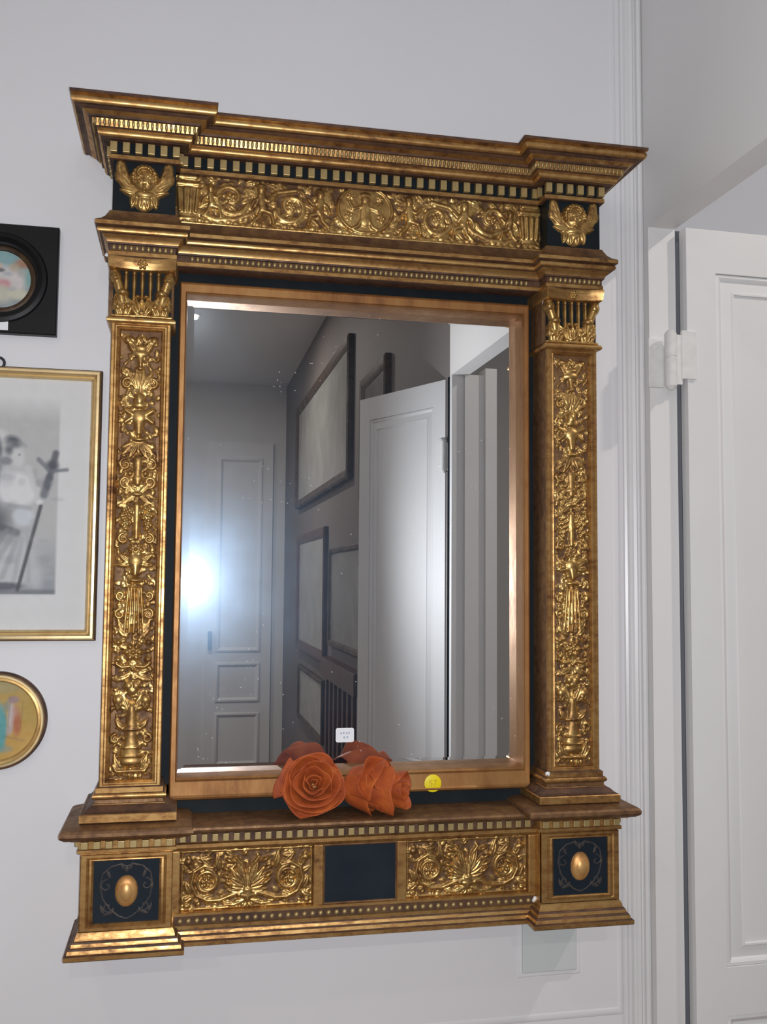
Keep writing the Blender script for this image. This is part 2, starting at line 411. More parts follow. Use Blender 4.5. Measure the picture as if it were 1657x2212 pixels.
# ---- doors
def door(name, loc, rz, width):
    z0, z1 = 0.012, DOOR_Z - 0.002
    root = empty(name, loc, rz); struct(root)
    T = 0.024; pr = 0.008; st = 0.0575
    box('leaf', 0, width, pr, T, z0, z1, 'door', root, 0.001)
    rails = [(DOOR_Z - 0.080, z1), (EYE - 0.727, EYE - 0.647), (z0, z0 + 0.16)]
    box('stile', 0, st, 0, pr + 0.001, z0, z1, 'door', root, 0.0004)
    box('stile', width - st, width, 0, pr + 0.001, z0, z1, 'door', root, 0.0004)
    for a, b_ in rails: box('rail', st - 0.001, width - st + 0.001, 0, pr + 0.001, a, b_, 'door', root, 0.0004)
    for (lo, hi) in ((rails[1][1], rails[0][0]), (rails[2][1], rails[1][0])):
        w, h = width - 2 * st, hi - lo
        rect_frame('panel_moulding', (width / 2, pr, (lo + hi) / 2), (1, 0, 0), (0, 0, 1), (0, -1, 0), w, h,
                   [(0, 0), (0.001, 0.0045), (0.006, 0.006), (0.010, 0.004), (0.013, 0.001), (0.030, 0.0045), (0.033, 0.0065), (0.036, 0.0065), (0.038, 0)], 'door', root)
        box('panel', st + 0.034, width - st - 0.034, pr - 0.003, pr + 0.002, lo + 0.034, hi - 0.034, 'door', root, 0.0008)
    return root
d1 = door('door_1', (0.8630, -0.050, 0), R(1.2), 0.47)
d2 = door('door_2', (0.797, -1.382, 0), math.atan2(-0.40, -0.19), 0.455)
def hinge(root, z, jx0, jx1, lx0, lx1, kx, y, yj):
    """lift-off hinge: two plates and a knuckle with end caps"""
    box('hinge_plate', jx0, jx1, yj - 0.004, yj + 0.004, z - 0.050, z + 0.036, 'hinge', root, 0.0012)
    box('hinge_plate', lx0, lx1, y - 0.006, y + 0.002, z - 0.036, z + 0.050, 'hinge', root, 0.0012)
    box('hinge_web', kx, lx0 + 0.001, y - 0.004, y + 0.0, z - 0.046, z + 0.042, 'hinge', root, 0.0008)
    V, F = [], []; n = 20; prof = [(0.001, -0.058), (0.005, -0.057), (0.0105, -0.050), (0.0105, -0.002), (0.0095, -0.001), (0.0095, 0.001), (0.0105, 0.002), (0.0105, 0.042), (0.005, 0.048), (0.001, 0.049)]
    for i in range(n):
        a = 2 * math.pi * i / n
        for r_, zz in prof: V.append((kx + r_ * math.cos(a), y - 0.006 + r_ * math.sin(a), z + zz))
    k = len(prof)
    for i in range(n):
        for j in range(k - 1):
            q = i * k + j; p = ((i + 1) % n) * k + j; F.append((q, p, p + 1, q + 1))
    mk('hinge_knuckle', V, F, 'hinge', root)
    for zz in (-0.030, 0.022):
        lathe = [(0.0001, yj - 0.0055), (0.0035, yj - 0.0053), (0.0045, yj - 0.004)]
        lathe_y('hinge_screw', (jx0 + jx1) / 2, z + zz, lathe, 'hinge', root, 12)
hinge(d1, EYE + 0.392, -0.067, -0.038, -0.012, 0.016, -0.0345, 0.002, 0.017)
hinge(d2, EYE + 0.392, -0.052, -0.012, 0.006, 0.026, -0.004, -0.002, -0.002)
hinge(d1, 0.30, -0.067, -0.038, -0.012, 0.016, -0.0345, 0.002, 0.017)

# panelled door in the wall behind the photographer
d3 = empty('door_3', (0.20, YB, 0)); struct(d3)
box('leaf', 0, 0.50, 0, 0.03, 0.01, 2.62, 'door', d3)
for lo, hi in ((1.0, 2.5), (0.62, 0.92), (0.14, 0.54)):
    rect_frame('panel_moulding', (0.25, 0.03, (lo + hi) / 2), (1, 0, 0), (0, 0, 1), (0, 1, 0), 0.34, hi - lo,
               [(0, 0), (0.004, 0.012), (0.016, 0.016), (0.030, 0.006), (0.034, 0)], 'door', d3)
box('handle', 0.02, 0.05, 0.03, 0.07, 1.02, 1.16, 'dark_metal', d3, 0.004)

# ---- ceiling downlights: the first shows in the glass, the others are added unseen
def downlight(x, y, label, power):
    r = empty('ceiling_downlight', (x, y, CEIL)); tag(r, label, 'ceiling light', 'ceiling downlights')
    V, F = [], []; n = 32; prof = [(0.055, 0.0), (0.055, -0.006), (0.047, -0.010), (0.040, -0.006), (0.038, 0.0)]
    for i in range(n):
        a = 2 * math.pi * i / n
        for q, z in prof: V.append((q * math.cos(a), q * math.sin(a), z))
    k = len(prof)
    for i in range(n):
        for j in range(k - 1):
            a = i * k + j; b_ = ((i + 1) % n) * k + j; F.append((a, b_, b_ + 1, a + 1))
    mk('trim_ring', V, F, 'white_metal', r)
    V = [(0.039 * math.cos(2 * math.pi * i / n), 0.039 * math.sin(2 * math.pi * i / n), -0.004) for i in range(n)]
    V += [(v[0], v[1], -0.001) for v in V]
    mk('lamp_disc', V, [tuple(range(n)), tuple(range(2 * n - 1, n - 1, -1))] + [(i, (i + 1) % n, n + (i + 1) % n, n + i) for i in range(n)], 'lamp', r)
    down_light(x, y, power)
downlight(0.035, -4.15, 'glowing round ceiling downlight reflected at the top left of the glass', 18)
downlight(-1.5, -4.15, 'added unseen ambient downlight farther left behind the photographer', 18)  # out of view, added to raise the ambient light
downlight(-0.9, -1.9, 'added unseen ambient downlight nearest the wall with the mirror', 3.5)  # unseen lamp, added for ambient light
downlight(1.9, -0.75, 'added unseen fill downlight in the next room beyond the doorway', 17)  # added out of view to brighten the jamb reflected in the glass

# ---- things on the right wall that only the mirror shows
def wall_pic(name, y0, y1, z0, z1, fw, th, fmat, pmat, label, lean=0.0):
    r = empty(name, (XR, (y0 + y1) / 2, (z0 + z1) / 2)); tag(r, label, 'picture', 'framed pictures seen in the mirror')
    rect_frame('frame', (0, 0, 0), (0, 1, 0), (0, 0, 1), (-1, 0, 0), abs(y1 - y0), z1 - z0,
               [(0, 0), (0, th * 0.8), (fw * 0.2, th), (fw * 0.7, th * 0.85), (fw, th * 0.5), (fw, 0)], fmat, r)
    w, h = abs(y1 - y0) / 2 - fw * 0.9, (z1 - z0) / 2 - fw * 0.9
    box('print', -th * 0.45, -0.002, -w, w, -h, h, pmat, r)
wall_pic('picture', -5.2, -3.05, EYE + 0.49, EYE + 1.19, 0.055, 0.035, 'picdark', 'greypic', 'large dark-framed picture hung highest in the mirror reflection')
wall_pic('picture', -5.1, -3.82, EYE - 0.45, EYE + 0.30, 0.06, 0.03, 'wood', 'greypic', 'brown-framed grey picture in the mirror below the large dark frame')
wall_pic('picture', -3.68, -2.3, EYE - 0.34, EYE + 0.17, 0.03, 0.025, 'picdark', 'darkpic', 'thin-framed dark picture in the mirror beside the reflected door edge')
wall_pic('picture', -5.0, -3.87, EYE - 0.90, EYE - 0.55, 0.035, 0.025, 'picdark', 'greypic', 'small low dark-framed picture in the mirror, beneath the brown frame')
wall_pic('picture', -2.75, -2.2, EYE + 0.35, EYE + 0.90, 0.05, 0.03, 'picdark', 'darkpic', 'dark frame corner peeping above the reflected white door')
rack = empty('slatted_rack', (XR, -3.1, EYE - 0.9)); tag(rack, 'dark brown slatted wooden rack low in the mirror beside the reflected door', 'rack')
box('top_rail', -0.06, 0, -0.58, 0.45, 0.40, 0.50, 'wood', rack, 0.004)
box('bottom_rail', -0.05, 0, -0.58, 0.45, -0.35, -0.29, 'wood', rack, 0.004)
for i in range(8): box('slat', -0.035, -0.006, -0.56 + i * 0.135, -0.51 + i * 0.135, -0.29, 0.40, 'wood', rack, 0.003)

# ================================================================== PICTURES LEFT OF THE MIRROR
def picture_mesh(name, cx, cz, w, h, y, fn, parent, nx, nz, disc=False, thick=0.002):
    """flat print: colours per vertex from a paint function of (u, v) in 0..1, on a thin board"""
    U, V = np.meshgrid(np.linspace(0, 1, nx), np.linspace(0, 1, nz))
    col = fn(U, V)
    idx = np.arange(nx * nz).reshape(nz, nx)
    q = np.stack([idx[:-1, :-1], idx[:-1, 1:], idx[1:, 1:], idx[1:, :-1]], -1).reshape(-1, 4)
    if disc:
        rr = np.hypot(U - .5, V - .5).ravel(); q = q[rr[q].min(1) < 0.5]
    co = np.stack([cx + (U.ravel() - .5) * w, np.full(U.size, y), cz + (V.ravel() - .5) * h], 1)
    me = bpy.data.meshes.new(name); me.from_pydata(co.tolist(), [], q.tolist())
    a = me.color_attributes.new('Col', 'FLOAT_COLOR', 'POINT')
    a.data.foreach_set('color', np.concatenate([col.reshape(-1, 3), np.ones((U.size, 1))], 1).astype(np.float32).ravel())
    o = link(name, me, 'print', parent, 0)
    m = o.modifiers.new('board', 'SOLIDIFY'); m.thickness = thick; m.offset = -1
    return o
class Paint:
    def __init__(s, U, V, base): s.U, s.V = U, V; s.c = np.ones(U.shape + (3,)) * np.array(base)
    def mix(s, m, col): m = np.clip(m, 0, 1)[..., None]; s.c = s.c * (1 - m) + np.array(col) * m
    def blob(s, x, y, rx, ry, col, a=1.0, soft=0.5, rot=0):
        c, q = math.cos(R(rot)), math.sin(R(rot)); u, v = s.U - x, s.V - y
        d = np.hypot((u * c + v * q) / rx, (-u * q + v * c) / ry); s.mix(a * np.clip((1 - d) / soft, 0, 1), col)
    def line(s, x0, y0, x1, y1, w, col, a=1.0, asp=1.0):
        u, v = s.U, s.V * asp; dx, dy = x1 - x0, (y1 - y0) * asp
        t = np.clip(((u - x0) * dx + (v - y0 * asp) * dy) / (dx * dx + dy * dy + 1e-9), 0, 1)
        d = np.hypot(u - x0 - t * dx, v - y0 * asp - t * dy); s.mix(a * np.clip((w - d) / (w * .6), 0, 1), col)
    def grain(s, amp, f):
        n = sum(np.sin(s.U * f * rng.normal() + s.V * f * rng.normal() + rng.uniform(0, 6)) for _ in range(8)) / 8
        s.c = np.clip(s.c + amp * n[..., None], 0, 1)

# -- black square frame with a round miniature
cx, cz = -0.2845, EYE + 0.4665; S = 0.0865
fr = empty('miniature_frame', (cx, 0, cz - S)); tag(fr, 'round painted miniature in a square black frame, left edge near the mirror top', 'picture')
oz = S
V, F = [], []; n = 64; rh = 0.060
def sq(a, s):
    c, q = math.cos(a), math.sin(a); k = s / max(abs(c), abs(q)); return c * k, q * k
rings = [('s', S, 0.0), ('s', S, -0.014), ('s', S - 0.0015, -0.016), ('c', rh + 0.012, -0.016), ('c', rh + 0.010, -0.019), ('c', rh + 0.004, -0.0205), ('c', rh, -0.017), ('c', rh - 0.002, -0.013), ('c', rh - 0.006, -0.012), ('c', rh - 0.0075, -0.008), ('c', rh - 0.0075, 0.0)]
angs = sorted(set([2 * math.pi * i / n for i in range(n)] + [math.pi / 4 + math.pi / 2 * i for i in range(4)]))
n = len(angs); k = len(rings)
for a in angs:
    for kind, r_, y in rings:
        px, pz = sq(a, r_) if kind == 's' else (r_ * math.cos(a), r_ * math.sin(a)); V.append((px, y, pz + oz))
for i in range(n):
    for j in range(k):
        F.append((i * k + j, ((i + 1) % n) * k + j, ((i + 1) % n) * k + (j + 1) % k, i * k + (j + 1) % k))
mk('frame', V, F, 'blackframe', fr)
lathe_y('gilt_ring', 0, oz, [(0.053, -0.006), (0.053, -0.0095), (0.050, -0.011), (0.046, -0.009), (0.0445, -0.006)], 'picdark', fr)
def mini(U, V):
    p = Paint(U, V, (0.30, 0.34, 0.34))
    p.blob(.5, .85, .6, .3, (0.22, 0.36, 0.37)); p.blob(.9, .8, .22, .12, (0.38, 0.17, 0.08), .8); p.blob(.95, .55, .15, .2, (0.20, 0.38, 0.36), .8)
    p.blob(.55, .55, .32, .25, (0.55, 0.54, 0.52)); p.blob(.75, .45, .2, .25, (0.58, 0.54, 0.52)); p.blob(.45, .72, .1, .1, (0.55, 0.42, 0.34))
    p.blob(.48, .66, .12, .05, (0.08, 0.09, 0.10), .8); p.blob(.55, .40, .16, .14, (0.55, 0.22, 0.24), .8); p.blob(.5, .25, .3, .2, (0.50, 0.48, 0.40))
    p.blob(.8, .25, .22, .12, (0.56, 0.54, 0.42), .9); p.blob(.62, .60, .10, .05, (0.34, 0.36, 0.40), .6); p.blob(.85, .62, .10, .10, (0.42, 0.40, 0.37), .7); p.blob(.70, .34, .10, .06, (0.40, 0.40, 0.42), .6); p.blob(.72, .72, .12, .1, (0.50, 0.36, 0.22), .6); p.grain(.04, 30); return p.c
picture_mesh('miniature', 0, oz, 0.091, 0.091, -0.007, mini, fr, 60, 60, True)
t = box('price_tag', -0.016, 0.0155, -0.0175, -0.0165, oz - 0.083, oz - 0.062, 'tag', fr, 0.0004); t['label'] = 'small white price tag'

# -- gold framed engraving
fw_, fh_ = 0.337, 0.423; fcx, fcz = -0.2945, EYE + 0.116
pf = empty('engraving_frame', (fcx, 0, fcz - fh_ / 2)); tag(pf, 'grey engraving of a robed figure with a staff in a thin gold frame', 'picture')
fo = fh_ / 2
rect_frame('frame', (0, 0, fo), (1, 0, 0), (0, 0, 1), (0, -1, 0), fw_, fh_,
           [(0, 0), (0, 0.014), (0.0025, 0.0165)], 'edge', pf)
rect_frame('gilt_moulding', (0, 0, fo), (1, 0, 0), (0, 0, 1), (0, -1, 0), fw_ - 0.003, fh_ - 0.003,
           [(0, 0.002), (0, 0.0165), (0.0025, 0.0195), (0.006, 0.020), (0.0085, 0.017), (0.010, 0.0145), (0.0125, 0.0155), (0.0145, 0.0125), (0.0155, 0.009), (0.0155, 0.002)], 'picgold', pf)
def engrave(U, V):
    p = Paint(U, V, (0.66, 0.66, 0.655)); A = (fh_ - .03) / (fw_ - .03)
    def X(px): return (px + 204) / 408.0          # picture pixels measured across the print
    def Y(py): return (1365 - py) / 556.0
    ins = np.clip((U - X(-145)) / .02, 0, 1) * np.clip((X(143) - U) / .012, 0, 1) * np.clip((V - Y(1287)) / .006, 0, 1) * np.clip((Y(850) - V) / .10, 0, 1)
    p.mix(ins * .75, (0.50, 0.50, 0.495))
    low = np.clip((Y(1150) - V) / .20, 0, 1) * ins; p.mix(low * .6, (0.34, 0.365, 0.395))
    p.U = U - (12 + 0.03 * ((1365 - V * 556.0) - 1090)) / 408.0      # measured points to straight-on print
    D1, D2, W1 = (0.22, 0.23, 0.25), (0.30, 0.31, 0.335), (0.665, 0.665, 0.66)
    p.blob(X(-30), Y(1080), .17, .26, D2, .85, .8); p.blob(X(2), Y(1020), .06, .07, D1, .9, .8); p.blob(X(5), Y(1125), .12, .07, D1, .85, .8); p.blob(X(-70), Y(1200), .2, .2, D2, .7)
    p.blob(X(85), Y(1250), .05, .08, (0.56, 0.57, 0.58), .8, .7); p.blob(X(30), Y(1225), .15, .13, (0.58, 0.585, 0.59), 1, .45); p.blob(X(60), Y(1200), .08, .14, (0.56, 0.565, 0.575), .9, .6)
    p.blob(X(50), Y(1058), .112, .082, W1, 1, .30); p.blob(X(30), Y(1030), .05, .05, (0.60, 0.605, 0.61), .8); p.blob(X(62), Y(1115), .062, .055, (0.60, 0.615, 0.635), 1, .4)
    p.line(X(20), Y(1090), X(75), Y(1098), .016, (0.44, 0.45, 0.46), .6, A); p.line(X(5), Y(1135), X(48), Y(1152), .026, D1, .75, A); p.line(X(15), Y(1160), X(35), Y(1145), .02, D2, .6, A)
    for (x0, y0, x1, y1, w, a) in ((45, 1150, 8, 1215, .022, .55), (52, 1160, 20, 1250, .018, .45), (30, 1150, -10, 1205, .022, .6), (60, 1165, 42, 1262, .016, .35), (20, 1165, -30, 1235, .022, .5), (70, 1160, 72, 1255, .014, .3), (0, 1185, -40, 1260, .02, .5)):
        p.line(X(x0), Y(y0), X(x1), Y(y1), w, (0.40, 0.41, 0.425), a, A)
    p.blob(X(12), Y(938), .06, .035, W1, .6); p.blob(X(50), Y(988), .045, .050, (0.61, 0.61, 0.605), 1, .5); p.blob(X(42), Y(952), .052, .030, D1, .95, .6, -12); p.blob(X(34), Y(968), .028, .035, D1, .8, .7)
    p.blob(X(13), Y(968), .028, .058, D1, .85, .7); p.blob(X(28), Y(995), .04, .022, D2, .7); p.blob(X(54), Y(981), .010, .007, (0.36, 0.37, 0.38), .7); p.blob(X(62), Y(958), .035, .014, (0.42, 0.42, 0.43), .6, .8, -25)
    p.line(X(72), Y(1010), X(94), Y(1078), .026, (0.60, 0.60, 0.595), .8, A); p.line(X(84), Y(1015), X(90), Y(1045), .016, (0.48, 0.48, 0.48), .6, A)
    p.line(X(96), Y(1092), X(50), Y(1277), .0125, (0.19, 0.195, 0.205), .9, A)
    p.line(X(102), Y(1068), X(113), Y(1030), .027, D2, .9, A); p.line(X(113), Y(1030), X(126), Y(975), .022, D1, .85, A); p.blob(X(119), Y(1003), .042, .030, (0.21, 0.21, 0.235), .9, .6)
    p.line(X(112), Y(1012), X(92), Y(990), .016, D2, .8, A); p.line(X(120), Y(1015), X(148), Y(1011), .013, D2, .8, A); p.blob(X(108), Y(1045), .022, .03, D1, .6); p.blob(X(93), Y(1084), .022, .013, W1, 1, .6)
    p.U = U
    p.mix(np.clip((Y(1272) - V) / .012, 0, 1) * ins * .7, (0.28, 0.29, 0.305)); p.blob(X(40), Y(1268), .12, .02, (0.19, 0.20, 0.225), .8)
    for _ in range(60): p.blob(X(rng.uniform(-140, 140)), Y(rng.uniform(900, 1285)), rng.uniform(.02, .06), rng.uniform(.01, .03), (0.30, 0.31, 0.33) if rng.random() < .5 else (0.62, 0.62, 0.62), 0.16)
    p.grain(.012, 90); p.c = 0.66 * (np.clip(p.c, 0.01, 1) / 0.66) ** 1.75; return p.c
picture_mesh('print', 0, fo, fw_ - 0.030, fh_ - 0.030, -0.009, engrave, pf, 150, 200)
V, F = [], []; n = 24; m_ = 10
for i in range(n):
    a = 2 * math.pi * i / n
    for j in range(m_):
        q = 2 * math.pi * j / m_; rr = 0.0085 + 0.0022 * math.cos(q); V.append((0.012 + rr * math.cos(a), -0.008 + 0.0022 * math.sin(q), fh_ + 0.006 + rr * math.sin(a)))
F = [(i * m_ + j, ((i + 1) % n) * m_ + j, ((i + 1) % n) * m_ + (j + 1) % m_, i * m_ + (j + 1) % m_) for i in range(n) for j in range(m_)]
o = mk('hanging_ring', V, F, 'dark_metal', pf); o['label'] = 'dark hanging ring'

# -- round gold frame
rcx, rcz = -0.2675, EYE - 0.2155; RR = 0.0735
rf = empty('round_frame', (rcx, 0, rcz - RR)); tag(rf, 'round gold-framed painting with turquoise and pink figures, lowest at left', 'picture')
lathe_y('frame', 0, RR, [(RR, 0.0), (RR, -0.012), (RR - 0.0015, -0.0145), (RR - 0.003, -0.015)], 'edge', rf, 96)
lathe_y('gilt_moulding', 0, RR, [(RR - 0.003, -0.004), (RR - 0.003, -0.015), (RR - 0.005, -0.0185), (RR - 0.0075, -0.0185), (RR - 0.0095, -0.0155), (RR - 0.0105, -0.0135), (RR - 0.0125, -0.0145), (RR - 0.0145, -0.012), (RR - 0.015, -0.008)], 'picgold', rf, 96)
def tondo(U, V):
    p = Paint(U, V, (0.45, 0.30, 0.085)); p.blob(.75, .25, .35, .3, (0.52, 0.32, 0.09)); p.blob(.5, .93, .5, .12, (0.36, 0.31, 0.16), .8)
    p.blob(.56, .40, .09, .32, (0.09, 0.33, 0.34), .95, .4); p.blob(.52, .18, .12, .10, (0.10, 0.34, 0.34), .8); p.blob(.50, .62, .1, .16, (0.13, 0.36, 0.36), .8)
    p.blob(.68, .55, .06, .22, (0.52, 0.44, 0.42), .9, .5); p.blob(.75, .46, .07, .22, (0.42, 0.13, 0.075), .85, .6); p.blob(.70, .76, .09, .06, (0.32, 0.22, 0.24), .9)
    p.line(.66, .80, .64, .3, .010, (0.2, 0.17, 0.2), .45); p.line(.82, .74, .79, .35, .009, (0.23, 0.15, 0.08), .45); p.line(.60, .30, .84, .24, .014, (0.2, 0.15, 0.14), .4); p.blob(.73, .62, .05, .10, (0.48, 0.25, 0.20), .6); p.blob(.66, .38, .05, .08, (0.42, 0.36, 0.36), .7); p.blob(.60, .14, .14, .06, (0.20, 0.30, 0.26), .6); p.blob(.62, .68, .05, .08, (0.20, 0.28, 0.28), .6)
    p.blob(.35, .5, .12, .3, (0.40, 0.2, 0.12), .8); p.grain(.03, 30); return p.c
picture_mesh('painting', 0, RR, 0.119, 0.119, -0.0085, tondo, rf, 80, 80, True)

# -- pale plate on the wall under the mirror
sp = empty('switch_plate', (0.6205, 0, EYE - 0.60)); tag(sp, 'pale square plate on the wall partly hidden below the mirror right end', 'wall plate')
box('plate', -0.048, 0.048, -0.007, 0, -0.049, 0.049, 'plate', sp, 0.002)
rect_frame('border', (0, 0, 0), (1, 0, 0), (0, 0, 1), (0, -1, 0), 0.112, 0.114, [(0, 0), (0.001, 0.001), (0.004, 0.0016), (0.0075, 0.001), (0.008, 0)], 'wall', sp)

# ================================================================== THE MIRROR
XC = 0.277
mir = empty('wall_mirror', (XC, 0, EYE - 0.526))
tag(mir, 'large carved gilt wall mirror shaped like a columned temple front', 'mirror')
# all parts are built about x = 0 with z measured from eye height; ZO shifts them to the mirror's base
ZO = 0.526
def zs(prof): return [(o, z + ZO) for o, z in prof]
UP = 0.341                        # pilaster axis

# ---- carcase: black backing behind everything
boxes('backboard', [(-0.372, 0.372, -0.045, 0, -0.50 + ZO, 0.655 + ZO)], 'black', mir)
boxes('inner_field', [(-0.305, 0.305, -0.056, -0.0445, 0.450 + ZO, 0.50 + ZO), (-0.305, -0.282, -0.056, -0.0445, -0.36 + ZO, 0.45 + ZO),
                      (0.282, 0.305, -0.056, -0.0445, -0.36 + ZO, 0.45 + ZO), (-0.305, 0.305, -0.056, -0.0445, -0.36 + ZO, -0.31 + ZO)], 'black', mir)

# ---- glass and its flat gilded frame
GX, GB, GT = 0.275, -0.297, 0.444
V = []; bv = 0.012
def gl(x, z, y): V.append((x, y, z + ZO))
for (x, z) in ((-GX, GB), (GX, GB), (GX, GT), (-GX, GT)): gl(x, z, -0.0343)
for (x, z) in ((-GX + bv, GB + bv), (GX - bv, GB + bv), (GX - bv, GT - bv), (-GX + bv, GT - bv)): gl(x, z, -0.0346)
for (x, z) in ((-GX, GB), (GX, GB), (GX, GT), (-GX, GT)): gl(x, z, -0.0305)
glass = mk('glass', V, [(4, 5, 6, 7), (0, 1, 5, 4), (1, 2, 6, 5), (2, 3, 7, 6), (3, 0, 4, 7), (11, 10, 9, 8), (0, 8, 9, 1), (1, 9, 10, 2), (2, 10, 11, 3), (3, 11, 8, 0)], 'mirror', mir, 0)
glass['label'] = 'old silvered mirror glass with dust and a blue flare-like haze'
# the backing board stays behind the glass
for v in bpy.data.objects['backboard'].data.vertices:
    if v.co.y < -0.01: v.co.y = -0.030
OW, OB, OT = 0.2865, -0.333, 0.4645
rect_frame('glass_frame', (0, 0, (OB + OT) / 2 + ZO), (1, 0, 0), (0, 0, 1), (0, -1, 0), 2 * OW, OT - OB,
           [(0, 0.03), (0, 0.064), (0.08, 0.0705), (0.16, 0.072), (0.24, 0.0695), (0.80, 0.0695), (0.9, 0.0715), (0.97, 0.069), (1.0, 0.064), (1.0, 0.03)],
           'flat', mir, (OW - GX, OW - GX, GB - OB, OT - GT))

# ---- entablature -----------------------------------------------------
# upper cornice profile, outward from the frieze face
corn = [(-0.03, 0.6215), (0.005, 0.6215), (0.0062, 0.6225), (0.0062, 0.6285), (0.005, 0.6295), (0.003, 0.6300), (0.003, 0.6480),
        (0.0150, 0.6482), (0.0165, 0.6495)] + arc((0.0165, 0.6555), 0.006, -75, 30, 5) + [(0.0235, 0.6595), (0.0245, 0.6605), (0.0265, 0.6610), (0.0305, 0.6705),
        (0.0340, 0.6712), (0.0355, 0.6735)] + [(0.0385, 0.6750), (0.0430, 0.6772), (0.0465, 0.6795), (0.0475, 0.6805)] + arc((0.0510, 0.6860), 0.0062, -70, 62, 6) + [(0.0565, 0.6925), (0.0585, 0.6932)]
corn_edge = [(-0.03, 0.6925), (0.0540, 0.6925), (0.0588, 0.6934), (0.0592, 0.6975), (0.0575, 0.6985), (-0.03, 0.6985)]
FB, FC = -0.130, -0.100           # frieze block face / centre frieze face
HB = 0.0455
def bpath(side, hw, yf, back_out=-0.002, back_in=-0.05):
    c = side * UP
    lb, rb = (back_out, back_in) if side < 0 else (back_in, back_out)
    return [(c - hw, lb), (c - hw, yf), (c + hw, yf), (c + hw, rb)]
CB = [(0.6480, 0.6500, 'edge'), (0.6590, 0.6611, 'edge'), (0.6704, 0.6736, 'edge'), (0.6770, 0.6806, 'edge'), (0.6215, 0.6226, 'edge')]
cm = sweep('cornice', [(-0.33, FC), (0.33, FC)], zs(corn + [(-0.03, 0.6932)]), 'gold', mir, bands=CB)
sweep('cornice_edge', [(-0.33, FC), (0.33, FC)], zs(corn_edge), 'edge', mir)
dent_me = box_me('dentil', -0.0052, 0.0052, -0.0080, 0.001, -0.0078, 0.0078, 0.0008)
dent_me.materials.append(MAT['dent']); 
bead_me = None
def ball_me(name, rx, ry, rz_, mat, seg=8, rings=5):
    bm = bmesh.new(); bmesh.ops.create_uvsphere(bm, u_segments=seg, v_segments=rings, radius=1)
    for v in bm.verts: v.co = (v.co.x * rx, v.co.y * ry, v.co.z * rz_)
    me = bpy.data.meshes.new(name); bm.to_mesh(me); bm.free(); me.shade_smooth(); me.materials.append(MAT[mat]); return me
def place(name, me, parent, loc, rz=0):
    o = bpy.data.objects.new(name, me); COL.objects.link(o); o.parent = parent; o.location = loc; o.rotation_euler = (0, 0, rz); return o
def row(name, me, parent, x0, x1, y, z, pitch, rz=0):
    n = max(1, int(round((x1 - x0) / pitch)))
    for i in range(n): place(name, me, parent, (x0 + (i + 0.5) * (x1 - x0) / n, y, z + ZO), rz)
def col_row(name, me, parent, x, y0, y1, z, pitch, rz):
    n = max(1, int(round(abs(y1 - y0) / pitch)))
    for i in range(n): place(name, me, parent, (x, y0 + (i + 0.5) * (y1 - y0) / n, z + ZO), rz)
row('dentil', dent_me, cm, -0.293, 0.293, FC - 0.003, 0.639, 0.0198)
band = box_me('b', 0, 1, 0, 1, 0, 1)
# dark grounds behind the dentils
def ground(parent, side):
    if side == 0: sweep('dentil_ground', [(-0.30, FC), (0.30, FC)], zs([(0, 0.6302), (0.0036, 0.6302), (0.0036, 0.6480), (0, 0.6480)]), 'black', parent)
    else: sweep('dentil_ground', bpath(side, HB, FB), zs([(0, 0.6302), (0.0036, 0.6302), (0.0036, 0.6480), (0, 0.6480)]), 'black', parent)
ground(cm, 0)
def bead_strip(name, parent, runs, z, pitch, r_, mat='dent', tilt=0.6, tall=1.7):
    """fine bead-and-reel strip joined as one piece: the beads are too small to tell apart"""
    bm = bmesh.new(); tmp = ball_me('t', r_ * 0.72, r_, r_ * tall, mat, 6, 5)
    for (p0, p1) in runs:
        p0, p1 = Vector(p0), Vector(p1); n = int((p1 - p0).length / pitch)
        for i in range(n):
            q = p0.lerp(p1, (i + 0.5) / n); st = len(bm.verts); bm.from_mesh(tmp); bm.verts.ensure_lookup_table()
            for v in bm.verts[st:]: v.co = v.co + Vector((q.x, q.y, z + ZO)) + Vector((0, -v.co.z * tilt * 0.5, 0))
    me = bpy.data.meshes.new(name); bm.to_mesh(me); bm.free(); me.shade_smooth(); me.materials.append(MAT[mat])
    o = bpy.data.objects.new(name, me); COL.objects.link(o); o.parent = parent; o['kind'] = 'stuff'; return o
bead_strip('bead_strip', cm, [((-0.285, FC - 0.0290, 0), (0.285, FC - 0.0290, 0))], 0.6660, 0.0066, 0.0034)

# frieze panel, carved
fz = Relief(594, 85, 1.05)
g = fz
g.ell(0, 0, 300, 60, 1.0, pw=0.1)
g.speckle(620, 4, 9, 2.6, 4.6)
# urn at each end
g.cap(277, -28, 277, 8, 15, 20, 4.0, 5.0); g.cap(262, 20, 293, 20, 5, 5, 6.0); g.cap(266, 31, 290, 31, 5, 5, 5.0); g.cap(268, -34, 288, -34, 4, 4, 5)
for k in (-12, -4, 4, 12): g.cap(277 + k, -22, 277 + k * 1.2, 12, 3, 3.2, 3.0, 3.0, flat=3.2)
# scrolls
g.spiral(212, 4, 29, 1.3, 200, 1, 5.5, 3.2, 5.0); g.rosette(212, 4, 9, 5, 5.5)
g.spiral(118, -3, 27, 1.3, -20, -1, 5.2, 3.0, 5.0); g.rosette(118, -3, 8, 6, 5.5)
g.path([(255, -26), (235, -33), (205, -30), (180, -20), (160, 0), (140, 18), (110, 24)], 5.5, 4, 5)
for (x, y, a, L) in ((235, 28, 20, 24), (190, 28, 150, 22), (240, -5, -40, 22), (185, -10, 230, 24), (150, -20, -60, 24), (160, 22, 60, 20), (95, 22, 120, 22), (90, -20, 210, 26), (140, -28, 190, 22), (226, -24, 100, 16), (170, 12, 15, 18)):
    g.leaf(x, y, a, L, 6.5, 4.6, lobes=4, curl=0.5)
